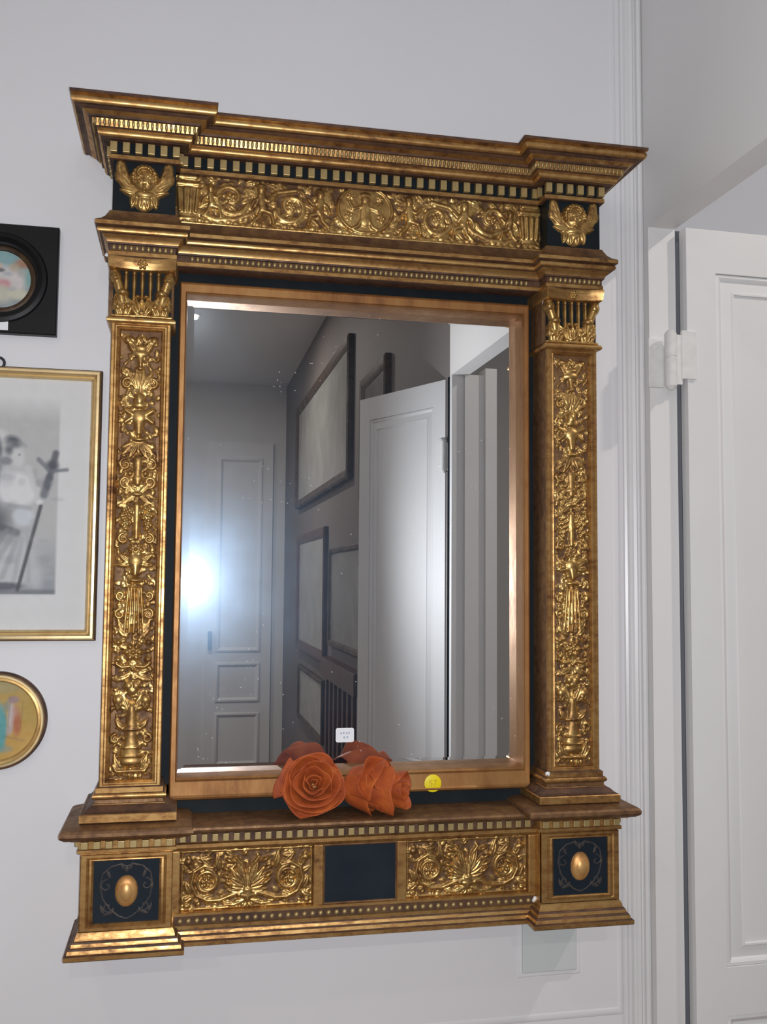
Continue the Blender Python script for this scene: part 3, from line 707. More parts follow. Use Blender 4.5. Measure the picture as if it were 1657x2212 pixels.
# winged children among the scrolls
def putto(x, y, d, s=1.0):
    g.ell(x, y + 22 * s, 7.5 * s, 8.5 * s, 8.5); g.ell(x, y + 27 * s, 8 * s, 5.5 * s, 7.0)
    g.cap(x, y + 12 * s, x + 2 * d * s, y - 8 * s, 8 * s, 7.5 * s, 7.0); g.ell(x + 3 * d * s, y - 6 * s, 8 * s, 6 * s, 7.6)
    g.path([(x, y + 10 * s), (x + 12 * d * s, y + 4 * s), (x + 20 * d * s, y + 12 * s)], 3.8, 3.0, 6.4)
    g.path([(x - 2 * d * s, y + 10 * s), (x - 12 * d * s, y + 2 * s), (x - 16 * d * s, y - 8 * s)], 3.8, 3.0, 5.6)
    g.path([(x + 4 * d * s, y - 10 * s), (x + 16 * d * s, y - 14 * s), (x + 20 * d * s, y - 30 * s)], 5.0, 3.2, 6.6)
    g.path([(x, y - 10 * s), (x - 4 * d * s, y - 22 * s), (x - 14 * d * s, y - 32 * s)], 5.0, 3.2, 6.0)
    for q in range(4): g.leaf(x - 3 * d * s, y + 10 * s, 90 + d * (30 + 18 * q), (24 - 3 * q) * s, 3.6, 4.4)
putto(165, -2, -1); putto(72, -1, 1, 0.95); putto(243, -3, -1, 0.8)
# central medallion with a standing vase of leaves
g.ell(0, 2, 45, 39, 4.6, pw=0.12); g.ell(0, 2, 40, 34, 3.0, pw=0.2)
g.path([(44 * math.cos(R(a)), 2 + 38 * math.sin(R(a))) for a in range(-90, 91, 12)], 3.0, 3.0, 6.6)
g.ell(0, 18, 9, 10, 9.0); g.ell(0, 25, 11, 6, 8.0); g.cap(0, 8, 0, -16, 10, 12, 8.0); g.path([(6, 6), (20, 2), (26, 14)], 4.0, 3.0, 7.0); g.path([(5, -14), (12, -26), (20, -30)], 4.5, 3.5, 7.5)
for a in (10, 35, 60): g.leaf(10, -2, a, 24, 5, 6.4, lobes=3)
g.rosette(26, -10, 8, 5, 7.0); g.rosette(24, 22, 6, 5, 7)
# leafy ground along the bottom
for x in range(6, 300, 11): g.ell(x, -37 + 2 * math.sin(x), 7, 4.5, 5.0)
g.cap(0, -41, 300, -41, 2.6, 2.6, 5.2); g.cap(0, 41, 300, 41, 2.2, 2.2, 4.2)
g.rough(0.28, 5.0); g.smooth(1)
fpo = g.mesh('frieze_carving', 'relief', mir, (0, FC + 0.004, 0.5883 + ZO), ground=2.0)
boxes('frieze_back', [(-0.30, 0.30, FC + 0.0035, -0.03, 0.53 + ZO, 0.66 + ZO)], 'dull', mir)

# lower cornice (architrave) profile
lowc = [(-0.03, 0.4765), (0.0030, 0.4765), (0.0038, 0.4775), (0.0038, 0.4830), (0.0030, 0.4840), (0.0018, 0.4845), (0.0018, 0.4935),
        (0.0050, 0.4940), (0.0058, 0.4965), (0.0072, 0.4995), (0.0098, 0.5030), (0.0128, 0.5055), (0.0140, 0.5065)] + arc((0.0150, 0.5105), 0.0045, -70, 70, 5) + [(0.0178, 0.5152), (0.0205, 0.5160), (0.0222, 0.5170), (0.0222, 0.5225),
        (0.0205, 0.5240), (0.0150, 0.5270), (0.0090, 0.5330), (0.0050, 0.5400), (0.0030, 0.5445), (-0.03, 0.5450)]
LB = [(0.4934, 0.4966, 'edge'), (0.5054, 0.5070, 'edge'), (0.5145, 0.5161, 'edge'), (0.5159, 0.5171, 'edge'), (0.5224, 0.5446, 'dull'), (0.4765, 0.4776, 'edge')]
lc = sweep('lower_cornice', [(-0.33, FC), (0.33, FC)], zs(lowc), 'gold', mir, bands=LB)
egg_me = ball_me('egg', 0.0031, 0.0040, 0.0046, 'dent', 7, 5)
row('egg', egg_me, lc, -0.273, 0.273, FC - 0.0034, 0.4888, 0.0084)
sweep('egg_ground', [(-0.30, FC), (0.30, FC)], zs([(0, 0.4846), (0.0022, 0.4846), (0.0022, 0.4934), (0, 0.4934)]), 'edge', lc)

# ---- cherub, shared carving
ch = Relief(92, 86, 0.95, 0)
g = ch
g.cap(18, -4, 36, 14, 14, 8, 4.6); g.cap(35, 10, 36, 32, 8, 5, 4.4); g.ell(0, -22, 16, 17, 6.0); g.cap(12, -10, 4, -28, 13, 8, 5.0)
for q, (x, y, a, L, w) in enumerate(((22, 2, 62, 40, 5.5), (26, 0, 76, 36, 5.5), (17, -4, 46, 38, 5.5), (14, -9, 28, 32, 5.0), (12, -14, 8, 25, 4.6))):
    g.leaf(x, y, a, L, w, 6.8 - 0.25 * q, curl=0.25)
g.leaf(12, -12, -70, 24, 6.5, 6.8, curl=-0.2); g.leaf(3, -14, -84, 24, 7, 8.0, curl=0.0); g.ell(0, -15, 16, 7.5, 10.0); g.ell(0, -24, 9, 7, 8.6)
g.ell(0, 7, 18, 20, 13.5)                                   # head
for a in range(-10, 200, 19): g.ell(16.5 * math.cos(R(a)), 9 + 18 * math.sin(R(a)), 5.0, 4.6, 12.6, False)
for a in range(10, 180, 24): g.ell(10 * math.cos(R(a)), 15 + 9 * math.sin(R(a)), 4.6, 4.2, 15.0, False)
g.ell(6.5, 11.0, 4.8, 1.7, 14.8); g.ell(0, 4.5, 2.5, 4.4, 17.0); g.cap(0, 10, 0, 4, 1.5, 2.2, 15.4); g.ell(7.6, 2.0, 4.6, 4.4, 14.8); g.ell(0, -1.8, 4.0, 1.4, 15.2); g.ell(0, -4.2, 3.2, 1.3, 14.9); g.ell(0, -8.4, 4.0, 3.2, 14.4)
eye = np.exp(-(((np.abs(g.U) - 6.2) / 2.4) ** 2 + ((g.V - 7.6) / 1.7) ** 2)); g.h -= 2.6 * eye * (g.h > 5)
g.h += 1.6 * np.exp(-(((np.abs(g.U) - 6.2) / 1.3) ** 2 + ((g.V - 7.4) / 0.9) ** 2)) * (g.h > 5)
g.rough(0.15, 5); g.smooth(1)

med = Relief(86, 82, 0.9, 0)
g = med
g.path([(0, 34), (9, 37), (22, 34), (33, 24), (36, 8), (32, -10), (22, -24), (10, -34), (0, -38)], 1.1, 0.9, 0.8)
g.spiral(27, 8, 9, 1.0, 90, -1, 0.9, 0.7, 0.7); g.spiral(25, -21, 8, 1.0, 200, 1, 0.9, 0.7, 0.7); g.leaf(16, -26, -30, 16, 2.5, 0.8); g.leaf(22, 18, 60, 14, 2.4, 0.8); g.leaf(30, -30, 60, 14, 2.2, 0.7)
g.leaf(4, 30, 60, 10, 2, 0.9); g.ell(0, 30, 3, 4, 1.1)

# ---- one ressaut (cornice block, frieze block, lower cap), pilaster and pedestal on each side
shaft_me = {}
pil = Relief(58, 656, 1.1, 0)
g = pil
g.ell(0, 0, 29, 330, 0.7, pw=0.1); g.speckle(620, 3, 6.5, 2.4, 5.0)
def pv(py): return 328 - (py - 722) * 0.678
g.cap(0, -318, 0, 318, 1.7, 1.7, 3.2)
g.leaf(4, pv(765), 50, 30, 6, 5); g.leaf(8, pv(740), 20, 18, 6, 5); g.ell(19, pv(735), 6, 6, 6); g.ell(0, pv(752), 12, 5, 6); g.ell(0, pv(765), 13, 7, 6.5); g.cap(0, pv(770), 0, pv(790), 6, 3, 5.5)
g.ell(0, pv(798), 6, 4, 7); g.leaf(3, pv(845), 55, 34, 6.5, 5, lobes=4); g.leaf(3, pv(838), 78, 26, 5, 5); g.spiral(18, pv(832), 8, 1.1, 90, -1, 3, 2, 5)
g.ell(0, pv(868), 8.5, 11, 9); g.ell(0, pv(880), 11, 6, 7); g.ell(0, pv(905), 13, 12, 7.5); g.cap(10, pv(900), 21, pv(890), 5, 3, 6); g.cap(9, pv(905), 20, pv(918), 4, 3, 5.5); g.cap(0, pv(915), 0, pv(940), 8, 5, 7)
g.ell(0, pv(955), 11, 4, 7.5); g.leaf(2, pv(958), -75, 30, 6, 6); g.leaf(2, pv(958), -52, 32, 6, 5.4, lobes=4); g.leaf(2, pv(960), -30, 26, 5, 5)
g.cap(0, pv(1000), 0, pv(1050), 8, 6, 6); g.spiral(18, pv(1010), 9, 1.2, 90, -1, 3.2, 2, 4.8); g.spiral(17, pv(1048), 9, 1.2, -90, 1, 3.2, 2, 4.8); g.ell(0, pv(1040), 9, 7, 6.5); g.ell(11, pv(1030), 5, 5, 6.5)
g.ell(0, pv(1075), 10, 4, 6.2); g.leaf(2, pv(1075), 40, 26, 5.5, 5, lobes=3); g.leaf(2, pv(1075), -45, 26, 5.5, 5, lobes=3)
for (x, y) in ((12, 1105), (18, 1110), (8, 1115), (15, 1120), (21, 1122), (10, 1127), (17, 1132), (13, 1140), (20, 1142), (15, 1150)): g.ell(x, pv(y), 4.2, 4.2, 5.6)
g.cap(0, pv(1100), 0, pv(1170), 6, 5, 5.2); g.spiral(18, pv(1172), 8, 1.2, 90, -1, 3, 2, 5)
g.rosette(0, pv(1195), 12, 7, 6.0); g.ell(0, pv(1220), 13, 13, 8.0); g.leaf(6, pv(1222), 25, 24, 5.5, 6.5); g.leaf(6, pv(1225), -15, 22, 5, 6.5); g.cap(0, pv(1228), 0, pv(1250), 8, 4, 8)
g.ell(0, pv(1262), 12, 4, 7.5)
for x in (-9, -4.5, 0, 4.5, 9): g.cap(x, pv(1278), x * 1.5, pv(1375), 2.6, 2.8, 5.6, 4.4, False)
g.spiral(20, pv(1295), 7, 1.1, -90, 1, 2.8, 1.8, 4.6); g.spiral(20, pv(1335), 8, 1.1, 90, -1, 2.8, 1.8, 4.6); g.leaf(14, pv(1375), 60, 26, 5, 5, lobes=3); g.leaf(8, pv(1385), 35, 22, 5, 5)
g.rosette(0, pv(1416), 15, 6, 7.0); g.ell(21, pv(1395), 5, 5, 6.5); g.ell(21, pv(1432), 5, 5, 6.5); g.path([(24, pv(1440)), (16, pv(1448)), (4, pv(1446))], 2.6, 2.6, 5.5); g.ell(0, pv(1452), 4, 4, 6)
g.leaf(2, pv(1462), -30, 28, 6, 5, lobes=3); g.ell(5, pv(1488), 7, 8, 7); g.ell(0, pv(1498), 8, 7, 6.5); g.ell(19, pv(1518), 8, 9, 7.0); g.leaf(18, pv(1515), -90, 18, 7, 6.5); g.leaf(2, pv(1545), 60, 32, 6.5, 5.5, lobes=3); g.leaf(2, pv(1540), 25, 26, 5.5, 5)
g.cap(0, pv(1535), 0, pv(1575), 6, 9, 6.5); g.ell(0, pv(1580), 14, 4, 7.2); g.leaf(10, pv(1580), 40, 20, 5, 5.5); g.cap(0, pv(1592), 0, pv(1640), 9, 15, 7.0); g.ell(0, pv(1648), 17, 9, 7.5); g.cap(0, pv(1618), 13, pv(1618), 2, 2, 8.0); g.cap(0, pv(1636), 16, pv(1636), 2, 2, 8.2)
g.spiral(22, pv(1600), 7, 1.1, 90, -1, 2.8, 1.8, 5); g.leaf(14, pv(1668), 60, 26, 5.5, 5); g.cap(0, pv(1668), 20, pv(1668), 3.5, 3, 5.5); g.cap(20, pv(1668), 25, pv(1655), 3, 2.5, 5)
g.rough(0.25, 4.5); g.smooth(1)

for side, nm in ((-1, 'left'), (1, 'right')):
    c = side * UP
    # cornice block
    cb = sweep('cornice_block', bpath(side, HB, FB), zs(corn + [(-0.03, 0.6932)]), 'gold', mir, bands=CB)
    sweep('cornice_block_edge', bpath(side, HB, FB), zs(corn_edge), 'edge', mir)
    ground(cb, side)
    row('dentil', dent_me, cb, c - HB - 0.009, c + HB + 0.009, FB - 0.003, 0.639, 0.0183)
    for s2 in (-1, 1):
        yb = -0.03 if s2 == side else FC + 0.0
        col_row('dentil', dent_me, cb, c + s2 * (HB + 0.003), FB + 0.004, yb, 0.639, 0.0183, s2 * math.pi / 2)
    xo = HB + 0.029
    bead_strip('bead_strip', cb, [((c - xo, FB - 0.0290, 0), (c + xo, FB - 0.0290, 0)), ((c - xo, -0.02, 0), (c - xo, FB - 0.029, 0)), ((c + xo, -0.02, 0), (c + xo, FB - 0.029, 0))], 0.6660, 0.0066, 0.0034)
    # frieze block with cherub head
    fb = boxes('frieze_block', [(c - HB, c + HB, FB, -0.002, 0.536 + ZO, 0.640 + ZO)], 'black', mir)
    o = ch.mesh('cherub_head', 'relief', mir, (c, FB + 0.0004, 0.586 + ZO), cut=0.6); o['label'] = 'gilded winged cherub head on dark block'
    # lower cap
    lb = sweep('capital_cornice', bpath(side, HB, FB), zs(lowc), 'gold', mir, bands=LB)
    sweep('egg_ground', bpath(side, HB, FB), zs([(0, 0.4846), (0.0022, 0.4846), (0.0022, 0.4934), (0, 0.4934)]), 'edge', lb)
    row('egg', egg_me, lb, c - HB, c + HB, FB - 0.0034, 0.4888, 0.0086)
    # capital
    yb = -0.118
    cp = boxes('capital', [(c - 0.042, c + 0.042, yb, -0.03, 0.385 + ZO, 0.478 + ZO)], 'black', mir)
    V, F = [], []; n = 16; prof = [(0.000, 0.4585), (0.003, 0.4600), (0.0045, 0.4640), (0.0050, 0.4690), (0.0060, 0.4705), (0.0060, 0.4765)]
    outl = []
    for i in range(n + 1):
        t_ = -1 + 2 * i / n; outl.append((t_ * 0.0475, -0.0100 * (abs(t_) ** 2.2)))
    for q, z in prof:
        V.append((c - 0.0475 - q, -0.04, z + ZO))
        for x_, y_ in outl: V.append((c + x_ * (1 + q * 6), yb - 0.004 + y_ - q, z + ZO))
        V.append((c + 0.0475 + q, -0.04, z + ZO))
    k = n + 3
    for j in range(len(prof) - 1):
        for i in range(k): F.append((j * k + i, j * k + (i + 1) % k, (j + 1) * k + (i + 1) % k, (j + 1) * k + i))
    F.append(tuple(range(k))[::-1]); F.append(tuple((len(prof) - 1) * k + i for i in range(k)))
    ab = mk('abacus', V, F, 'gold', cp)
    rs = Relief(20, 17, 0.8, 0); rs.rosette(0, 0, 8.5, 6, 4.5, False); rs.mesh('rosette', 'relief', cp, (c, yb - 0.007, 0.468 + ZO), cut=0.5)
    for i in range(5):                                          # flute ribs
        x_ = c + (-2 + i) * 0.0118
        r_ = Relief(9, 46, 0.7, 0); r_.cap(0, -22, 0, 18, 2.6, 3.4, 6.0, 6.5); r_.ell(0, 18, 3.8, 4.0, 7.2)
        r_.mesh('flute_rib', 'relief', cp, (x_, yb + 0.0006, 0.4375 + ZO), cut=0.3)
    for s2 in (-1, 1):                                          # corner volutes
        r_ = Relief(34, 54, 0.8, 0)
        r_.path([(-6, -26), (-2, -8), (3, 8), (6, 18)], 6.5, 8.0, 7, 12, False); r_.ell(5, 13, 9.5, 10.5, 14, False); r_.ell(5, 13, 4.5, 4.5, 16.5, False); r_.leaf(-7, -24, 68, 38, 7, 9, False); r_.rough(.2, 4)
        r_.mesh('corner_volute', 'relief', cp, (c + s2 * 0.034, yb + 0.001, 0.4355 + ZO), cut=0.4, flip=(s2 < 0))
        lf = Relief(38, 46, 0.8, 0); lf.leaf(0, -22, 88, 40, 15, 7, False, lobes=4, curl=0.12); lf.leaf(-2, -22, 112, 36, 9, 7.5, False, lobes=3); lf.leaf(3, -22, 66, 36, 9, 7.5, False, lobes=3); lf.ell(2, 14, 10, 7, 12, False); lf.ell(-7, -6, 6, 6, 9.5, False); lf.ell(8, -8, 6, 6, 9, False); lf.cap(-17, -21, 17, -21, 3, 3, 6.5, sym=False); lf.rough(.25, 4)
        lf.mesh('acanthus_leaf', 'relief', cp, (c + s2 * 0.0265, yb + 0.001, 0.4110 + ZO), cut=0.4, flip=(s2 < 0))
        sd = box('capital_side', c + s2 * 0.0415, c + s2 * 0.0465, -0.112, -0.05, 0.388 + ZO, 0.460 + ZO, 'dull', cp, 0.002)
    lf = Relief(36, 40, 0.8, 0)
    for a in (90, 66, 44): lf.leaf(1.5, -18, a, 36 - (90 - a) * .18, 6.0, 9.0)
    lf.cap(-17, -18, 17, -18, 3, 3, 6.5, sym=False)
    lf.ell(0, -13, 8, 5, 8.5); lf.ell(6, 11, 5, 4, 9.5); lf.rough(.2, 4); lf.mesh('acanthus_leaf', 'relief', cp, (c, yb + 0.001, 0.4085 + ZO), cut=0.4)
    sweep('astragal', bpath(side, 0.0425, -0.1205), zs([(0, 0.3785)] + arc((0.003, 0.3830), 0.0043, -80, 80, 7) + [(0, 0.3880), (-0.004, 0.3890), (-0.004, 0.3960), (-0.02, 0.3965), (-0.02, 0.3785)]), 'gold', mir)
    # shaft with a sunk carved panel
    ps = boxes('pilaster', [(c - 0.043, c + 0.043, -0.1130, -0.002, -0.300 + ZO, 0.382 + ZO)], 'dull', mir)
    rect_frame('panel_border', (c, -0.112, 0.0415 + ZO), (1, 0, 0), (0, 0, 1), (0, -1, 0), 0.086, 0.681,
               [(0, 0.0), (0, 0.0068), (0.0012, 0.0080), (0.0045, 0.0080), (0.0060, 0.0062), (0.0080, 0.0062), (0.0098, 0.0045), (0.0118, 0.0055), (0.0132, 0.0035), (0.0142, 0.0)],
               'gold', ps, (1, 1, 0.8, 0.9))
    o = pil.mesh('pilaster_carving', 'relief', ps, (c, -0.1128, 0.0365 + ZO), ground=1.7); o['label'] = 'gilded carving of vases, leaves and fruit'
    # base
    base = [(-0.02, -0.3430), (0.0230, -0.3430), (0.0240, -0.3420), (0.0240, -0.3320), (0.0230, -0.3308), (0.0195, -0.3300), (0.0160, -0.3270), (0.0120, -0.3232), (0.0075, -0.3210),
            (0.0070, -0.3200), (0.0050, -0.3195), (0.0045, -0.3150)] + arc((0.0045, -0.3100), 0.0042, -70, 70, 5) + [(0.0040, -0.3055), (0.0040, -0.2985), (0.0020, -0.2970), (-0.02, -0.2965)]
    sweep('pilaster_base', bpath(side, 0.043, -0.120), zs(base), 'gold', mir, bands=[(-0.3308, -0.3209, 'edge'), (-0.3200, -0.3149, 'dull'), (-0.3062, -0.3054, 'edge'), (-0.2986, -0.2965, 'edge')])
    # pedestal: ledge cap, dentils, body, plinth
    PH, PY = 0.0635, -0.140
    sweep('ledge_cap', bpath(side, PH, PY), zs([(-0.06, -0.3625), (0.0200, -0.3625), (0.0225, -0.3610), (0.0262, -0.3585), (0.0275, -0.3560), (0.0272, -0.3515), (0.0250, -0.3485), (0.0200, -0.3468), (0.0, -0.3438), (-0.06, -0.3425)]), 'dull', mir)
    pd = sweep('pedestal', bpath(side, PH, PY), zs([(-0.02, -0.4920), (0, -0.4920), (0, -0.3850), (0.0035, -0.3845), (0.0045, -0.3835), (0.0045, -0.3795), (0.0035, -0.3785), (0.0025, -0.3780), (0.0025, -0.3660), (0.0120, -0.3655), (0.0150, -0.3630), (-0.02, -0.3620)]), 'gold', mir)
    d2_me = bpy.data.meshes.get('ledge_dentil')
    if d2_me is None:
        d2_me = box_me('ledge_dentil', -0.0050, 0.0050, -0.0065, 0.001, -0.0050, 0.0050, 0.0008); d2_me.materials.append(MAT['dent'])
    row('ledge_dentil', d2_me, pd, c - PH - 0.003, c + PH + 0.003, PY - 0.0025, -0.3722, 0.0168)
    col_row('ledge_dentil', d2_me, pd, c + side * (PH + 0.0025), PY + 0.004, -0.02, -0.3722, 0.0168, side * math.pi / 2)
    rect_frame('panel_border', (c, PY, -0.4385 + ZO), (1, 0, 0), (0, 0, 1), (0, -1, 0), 0.127, 0.105,
               [(0, -0.004), (0, 0.0030), (0.0015, 0.0042), (0.0085, 0.0042), (0.0105, 0.0030), (0.0125, 0.0050), (0.0155, 0.0055), (0.0185, 0.0030), (0.0190, -0.004)], 'gold', pd, (1, 1, 0.55, 0.5))
    bp = boxes('dark_panel', [(c - 0.0455, c + 0.0455, PY - 0.0008, PY + 0.002, -0.4835 + ZO, -0.3935 + ZO)], 'navy', pd)
    med.mesh('arabesque', 'faint', pd, (c, PY - 0.0006, -0.4385 + ZO), cut=0.15)
    ov = Relief(36, 48, 0.8, 0); ov.ell(0, 0, 15.5, 21.5, 8.5, pw=0.5); ov.ell(0, 0, 12.5, 18, 10.5, pw=0.6)
    o = ov.mesh('oval_boss', 'oval', pd, (c - side * 0.0, PY - 0.0006, -0.4385 + ZO), cut=0.3); o['label'] = 'raised gilded oval boss'
    sweep('plinth', bpath(side, PH, PY), zs([(-0.02, -0.5262), (0.0170, -0.5262), (0.0180, -0.5250), (0.0180, -0.5195), (0.0160, -0.5182), (0.0142, -0.5178), (0.0132, -0.5130), (0.0112, -0.5105), (0.0095, -0.5100), (0.0085, -0.5055), (0.0065, -0.5030), (0.0050, -0.5025), (0.0040, -0.4975), (0.0015, -0.4925), (-0.02, -0.4920)]), 'gold', mir, bands=[(-0.5196, -0.5177, 'edge'), (-0.5131, -0.5099, 'edge'), (-0.5056, -0.5024, 'edge'), (-0.5262, -0.5249, 'edge')])

# ---- predella between the pedestals
PB = -0.110; PW = 0.29
sweep('ledge', [(-PW, PB), (PW, PB)], zs([(-0.07, -0.3665), (0.0190, -0.3665), (0.0215, -0.3655), (0.0245, -0.3635), (0.0255, -0.3605), (0.0245, -0.3575), (0.0220, -0.3560), (0.0180, -0.3552), (-0.07, -0.3530)]), 'dull', mir)
pr = sweep('predella', [(-PW, PB), (PW, PB)], zs([(-0.05, -0.5065), (0.0020, -0.5065), (0.0020, -0.5015), (0.0005, -0.5005), (0.0005, -0.4880), (0.0035, -0.4870), (0.0035, -0.4835), (0.0, -0.4825), (-0.008, -0.4820), (-0.008, -0.3960), (0.0, -0.3955), (0.0035, -0.3945), (0.0060, -0.3900), (0.0060, -0.3850), (0.0040, -0.3838), (0.0022, -0.3832), (0.0022, -0.3692), (0.0100, -0.3686), (0.0140, -0.3668), (-0.05, -0.3660)]), 'gold', mir)
d3_me = box_me('ledge_dentil', -0.0046, 0.0046, -0.0065, 0.001, -0.0054, 0.0054, 0.0010); d3_me.materials.append(MAT['dent'])
row('ledge_dentil', d3_me, pr, -0.272, 0.272, PB - 0.0020, -0.3762, 0.0157)
sweep('dentil_ground', [(-0.275, PB), (0.275, PB)], zs([(0, -0.3830), (0.0026, -0.3830), (0.0026, -0.3694), (0, -0.3694)]), 'edge', pr)
pearl = ball_me('pearl', 0.0041, 0.0041, 0.0041, 'dent', 9, 6)
row('pearl', pearl, pr, -0.272, 0.272, PB - 0.0030, -0.4943, 0.0122)
sweep('pearl_ground', [(-0.275, PB), (0.275, PB)], zs([(0, -0.5002), (0.0012, -0.5002), (0.0012, -0.4884), (0, -0.4884)]), 'edge', pr)
sweep('predella_foot', [(-PW, PB), (PW, PB)], zs([(-0.05, -0.5275), (0.0120, -0.5275), (0.0130, -0.5265), (0.0130, -0.5215), (0.0110, -0.5202), (0.0095, -0.5198), (0.0085, -0.5150), (0.0068, -0.5132), (0.0055, -0.5128), (0.0045, -0.5085), (0.0030, -0.5066), (-0.05, -0.5066)]), 'gold', mir, bands=[(-0.5216, -0.5197, 'edge'), (-0.5151, -0.5127, 'edge'), (-0.5086, -0.5065, 'edge')])
for x in (-0.2745, -0.064, 0.064, 0.2745):
    box('stile', x - 0.0075, x + 0.0075, PB - 0.0030, PB + 0.012, -0.4835 + ZO, -0.3948 + ZO, 'gold', pr, 0.0014)
boxes('navy_tablet', [(-0.056, 0.056, PB - 0.0004, PB + 0.012, -0.4835 + ZO, -0.3940 + ZO)], 'navy', pr)
rect_frame('tablet_border', (0, PB, -0.4390 + ZO), (1, 0, 0), (0, 0, 1), (0, -1, 0), 0.114, 0.0885, [(0, 0), (0, 0.0022), (0.0015, 0.0030), (0.0030, 0.0018), (0.0034, 0)], 'dull', pr)
pp_ = Relief(196, 88, 1.0, 0)
g = pp_
g.ell(0, 0, 98, 60, 0.8, pw=0.1); g.speckle(170, 4, 8, 2.2, 4.2)
for k_, (y, a, L) in enumerate(((-10, 62, 44), (-10, 40, 36), (-11, 22, 33), (-13, 4, 30), (-15, -12, 26))):
    g.leaf(3, y - 0.5 * k_, a, L, 5.2, 6.4 - 0.2 * k_, curl=0.42)
for k_, (x, y) in enumerate(((26, 26), (30, 14), (30, 3), (27, -7))): g.ell(x, y, 8, 3.6, 7.0, True, 28)
g.path([(2.5, -14), (4, 4), (8, 20), (17, 31)], 2.4, 2.0, 5.5); g.path([(0, -14), (0, 22)], 3.2, 1.8, 4.5, 3.5)
g.ell(0, -17, 9, 4, 7.0); g.cap(0, -20, 0, -30, 10, 5, 6.5); g.ell(0, -25, 12, 6.5, 6.5); g.ell(12, -24, 5, 5, 6); g.leaf(2, -30, -25, 26, 6, 5.4, lobes=3); g.leaf(2, -34, -60, 12, 5, 5.5); g.path([(6, -32), (20, -38), (34, -36)], 2.6, 2.4, 5)
g.path([(8, -20), (24, -24), (40, -30), (58, -30), (74, -22), (82, -6), (78, 12), (64, 20), (50, 17)], 3.8, 3.2, 5.2)
g.spiral(60, -3, 19, 1.0, 90, 1, 4.0, 3.0, 5.2); g.path([(60 + 14 * math.cos(R(a)), -3 + 14 * math.sin(R(a))) for a in range(0, 361, 20)], 2.6, 2.6, 5.0); g.rosette(60, -3, 9.5, 6, 6.5)
g.leaf(40, 12, 70, 28, 6.5, 5, lobes=4); g.leaf(52, 18, 35, 26, 6, 5, lobes=3); g.leaf(78, 14, 60, 24, 7, 5.4, lobes=3); g.leaf(82, -20, 60, 22, 6, 5); g.leaf(80, -22, -40, 20, 6, 5.2, lobes=3); g.leaf(50, -24, -20, 22, 5, 5); g.ell(86, 27, 7, 6, 6.4); g.ell(88, -36, 6, 4.5, 5.6); g.leaf(70, 30, 170, 20, 5, 4.6)
g.cap(-96, -41, 96, -41, 2.2, 2.2, 3.5, sym=False); g.cap(-96, 41, 96, 41, 2.0, 2.0, 3.0, sym=False); g.cap(95, -40, 95, 40, 2, 2, 3)
g.rough(0.22, 4.5); g.smooth(1)
for side in (-1, 1):
    o = pp_.mesh('predella_carving', 'relief', pr, (side * 0.169, PB + 0.0055, -0.4390 + ZO), ground=1.8); o['label'] = 'gilded carved palmette between scrolling leaves'

# small chips of bare gesso at the right pilaster
def chip(x, y, z, s):
    bm = bmesh.new(); bmesh.ops.create_icosphere(bm, subdivisions=2, radius=1)
    for v in bm.verts: v.co = Vector((v.co.x * s, v.co.y * s * 0.6, v.co.z * s)) * (0.75 + 0.5 * random.random())
    me = bpy.data.meshes.new('gesso_chip'); bm.to_mesh(me); bm.free(); o = link('gesso_chip', me, 'chip', mir, 50, (x - XC, y, z + ZO)); o['label'] = 'white chip of bare gesso'
chip(0.5535, -0.116, -0.4925, 0.0052); chip(0.549, -0.126, -0.522, 0.0056); chip(0.573, -0.122, -0.300, 0.0040); chip(0.576, -0.122, 0.384, 0.0036); chip(0.573, -0.115, 0.455, 0.0034); chip(-0.116, -0.128, 0.478, 0.0026)

# ================================================================== STICKERS
def disc(name, x, y, z, r_, th, mat, parent=None):
    return lathe_y(name, x, z, [(0.0, y - th), (r_ * 0.97, y - th), (r_, y - th * 0.6), (r_, y)], mat, parent, 40)
st = empty('yellow_sticker', (0.4000, -0.0702, EYE - 0.3190)); tag(st, 'round yellow sticker on the lower rail of the mirror', 'sticker')
disc('sticker', 0, 0, 0, 0.0138, 0.0006, 'yellow', st)
def text(body, loc, size, mat, parent, name):
    cu = bpy.data.curves.new(name, 'FONT'); cu.body = body; cu.size = size; cu.align_x = 'CENTER'; cu.align_y = 'CENTER'; cu.extrude = 0.00008
    o = bpy.data.objects.new(name, cu); COL.objects.link(o); dg = bpy.context.evaluated_depsgraph_get(); dg.update()
    me = bpy.data.meshes.new_from_object(o.evaluated_get(dg)); bpy.data.objects.remove(o)
    me.materials.clear(); me.materials.append(MAT[mat])
    t_ = bpy.data.objects.new(name, me); COL.objects.link(t_); t_.parent = parent; t_.location = loc; t_.rotation_euler = (R(90), 0, 0); return t_
text('57', (0, -0.0008, 0), 0.014, 'yink', st, 'number')
lb_ = empty('price_label', (0.2640, -0.0346, EYE - 0.2458)); tag(lb_, 'small white price label stuck on the mirror glass above the orange flowers', 'label')
bm = bmesh.new(); pts = []
for (sx, sz, a0) in ((1, 1, 0), (-1, 1, 90), (-1, -1, 180), (1, -1, 270)):
    for a in range(0, 91, 18): pts.append((sx * 0.0115 + 0.0032 * math.cos(R(a0 + a)), sz * 0.0080 + 0.0032 * math.sin(R(a0 + a))))
n = len(pts); V = [(x, -0.0005, z) for x, z in pts] + [(x, 0, z) for x, z in pts]
mk('label', V, [tuple(range(n)), tuple(range(2 * n - 1, n - 1, -1))] + [(i, (i + 1) % n, n + (i + 1) % n, n + i) for i in range(n)], 'tag', lb_, 30)
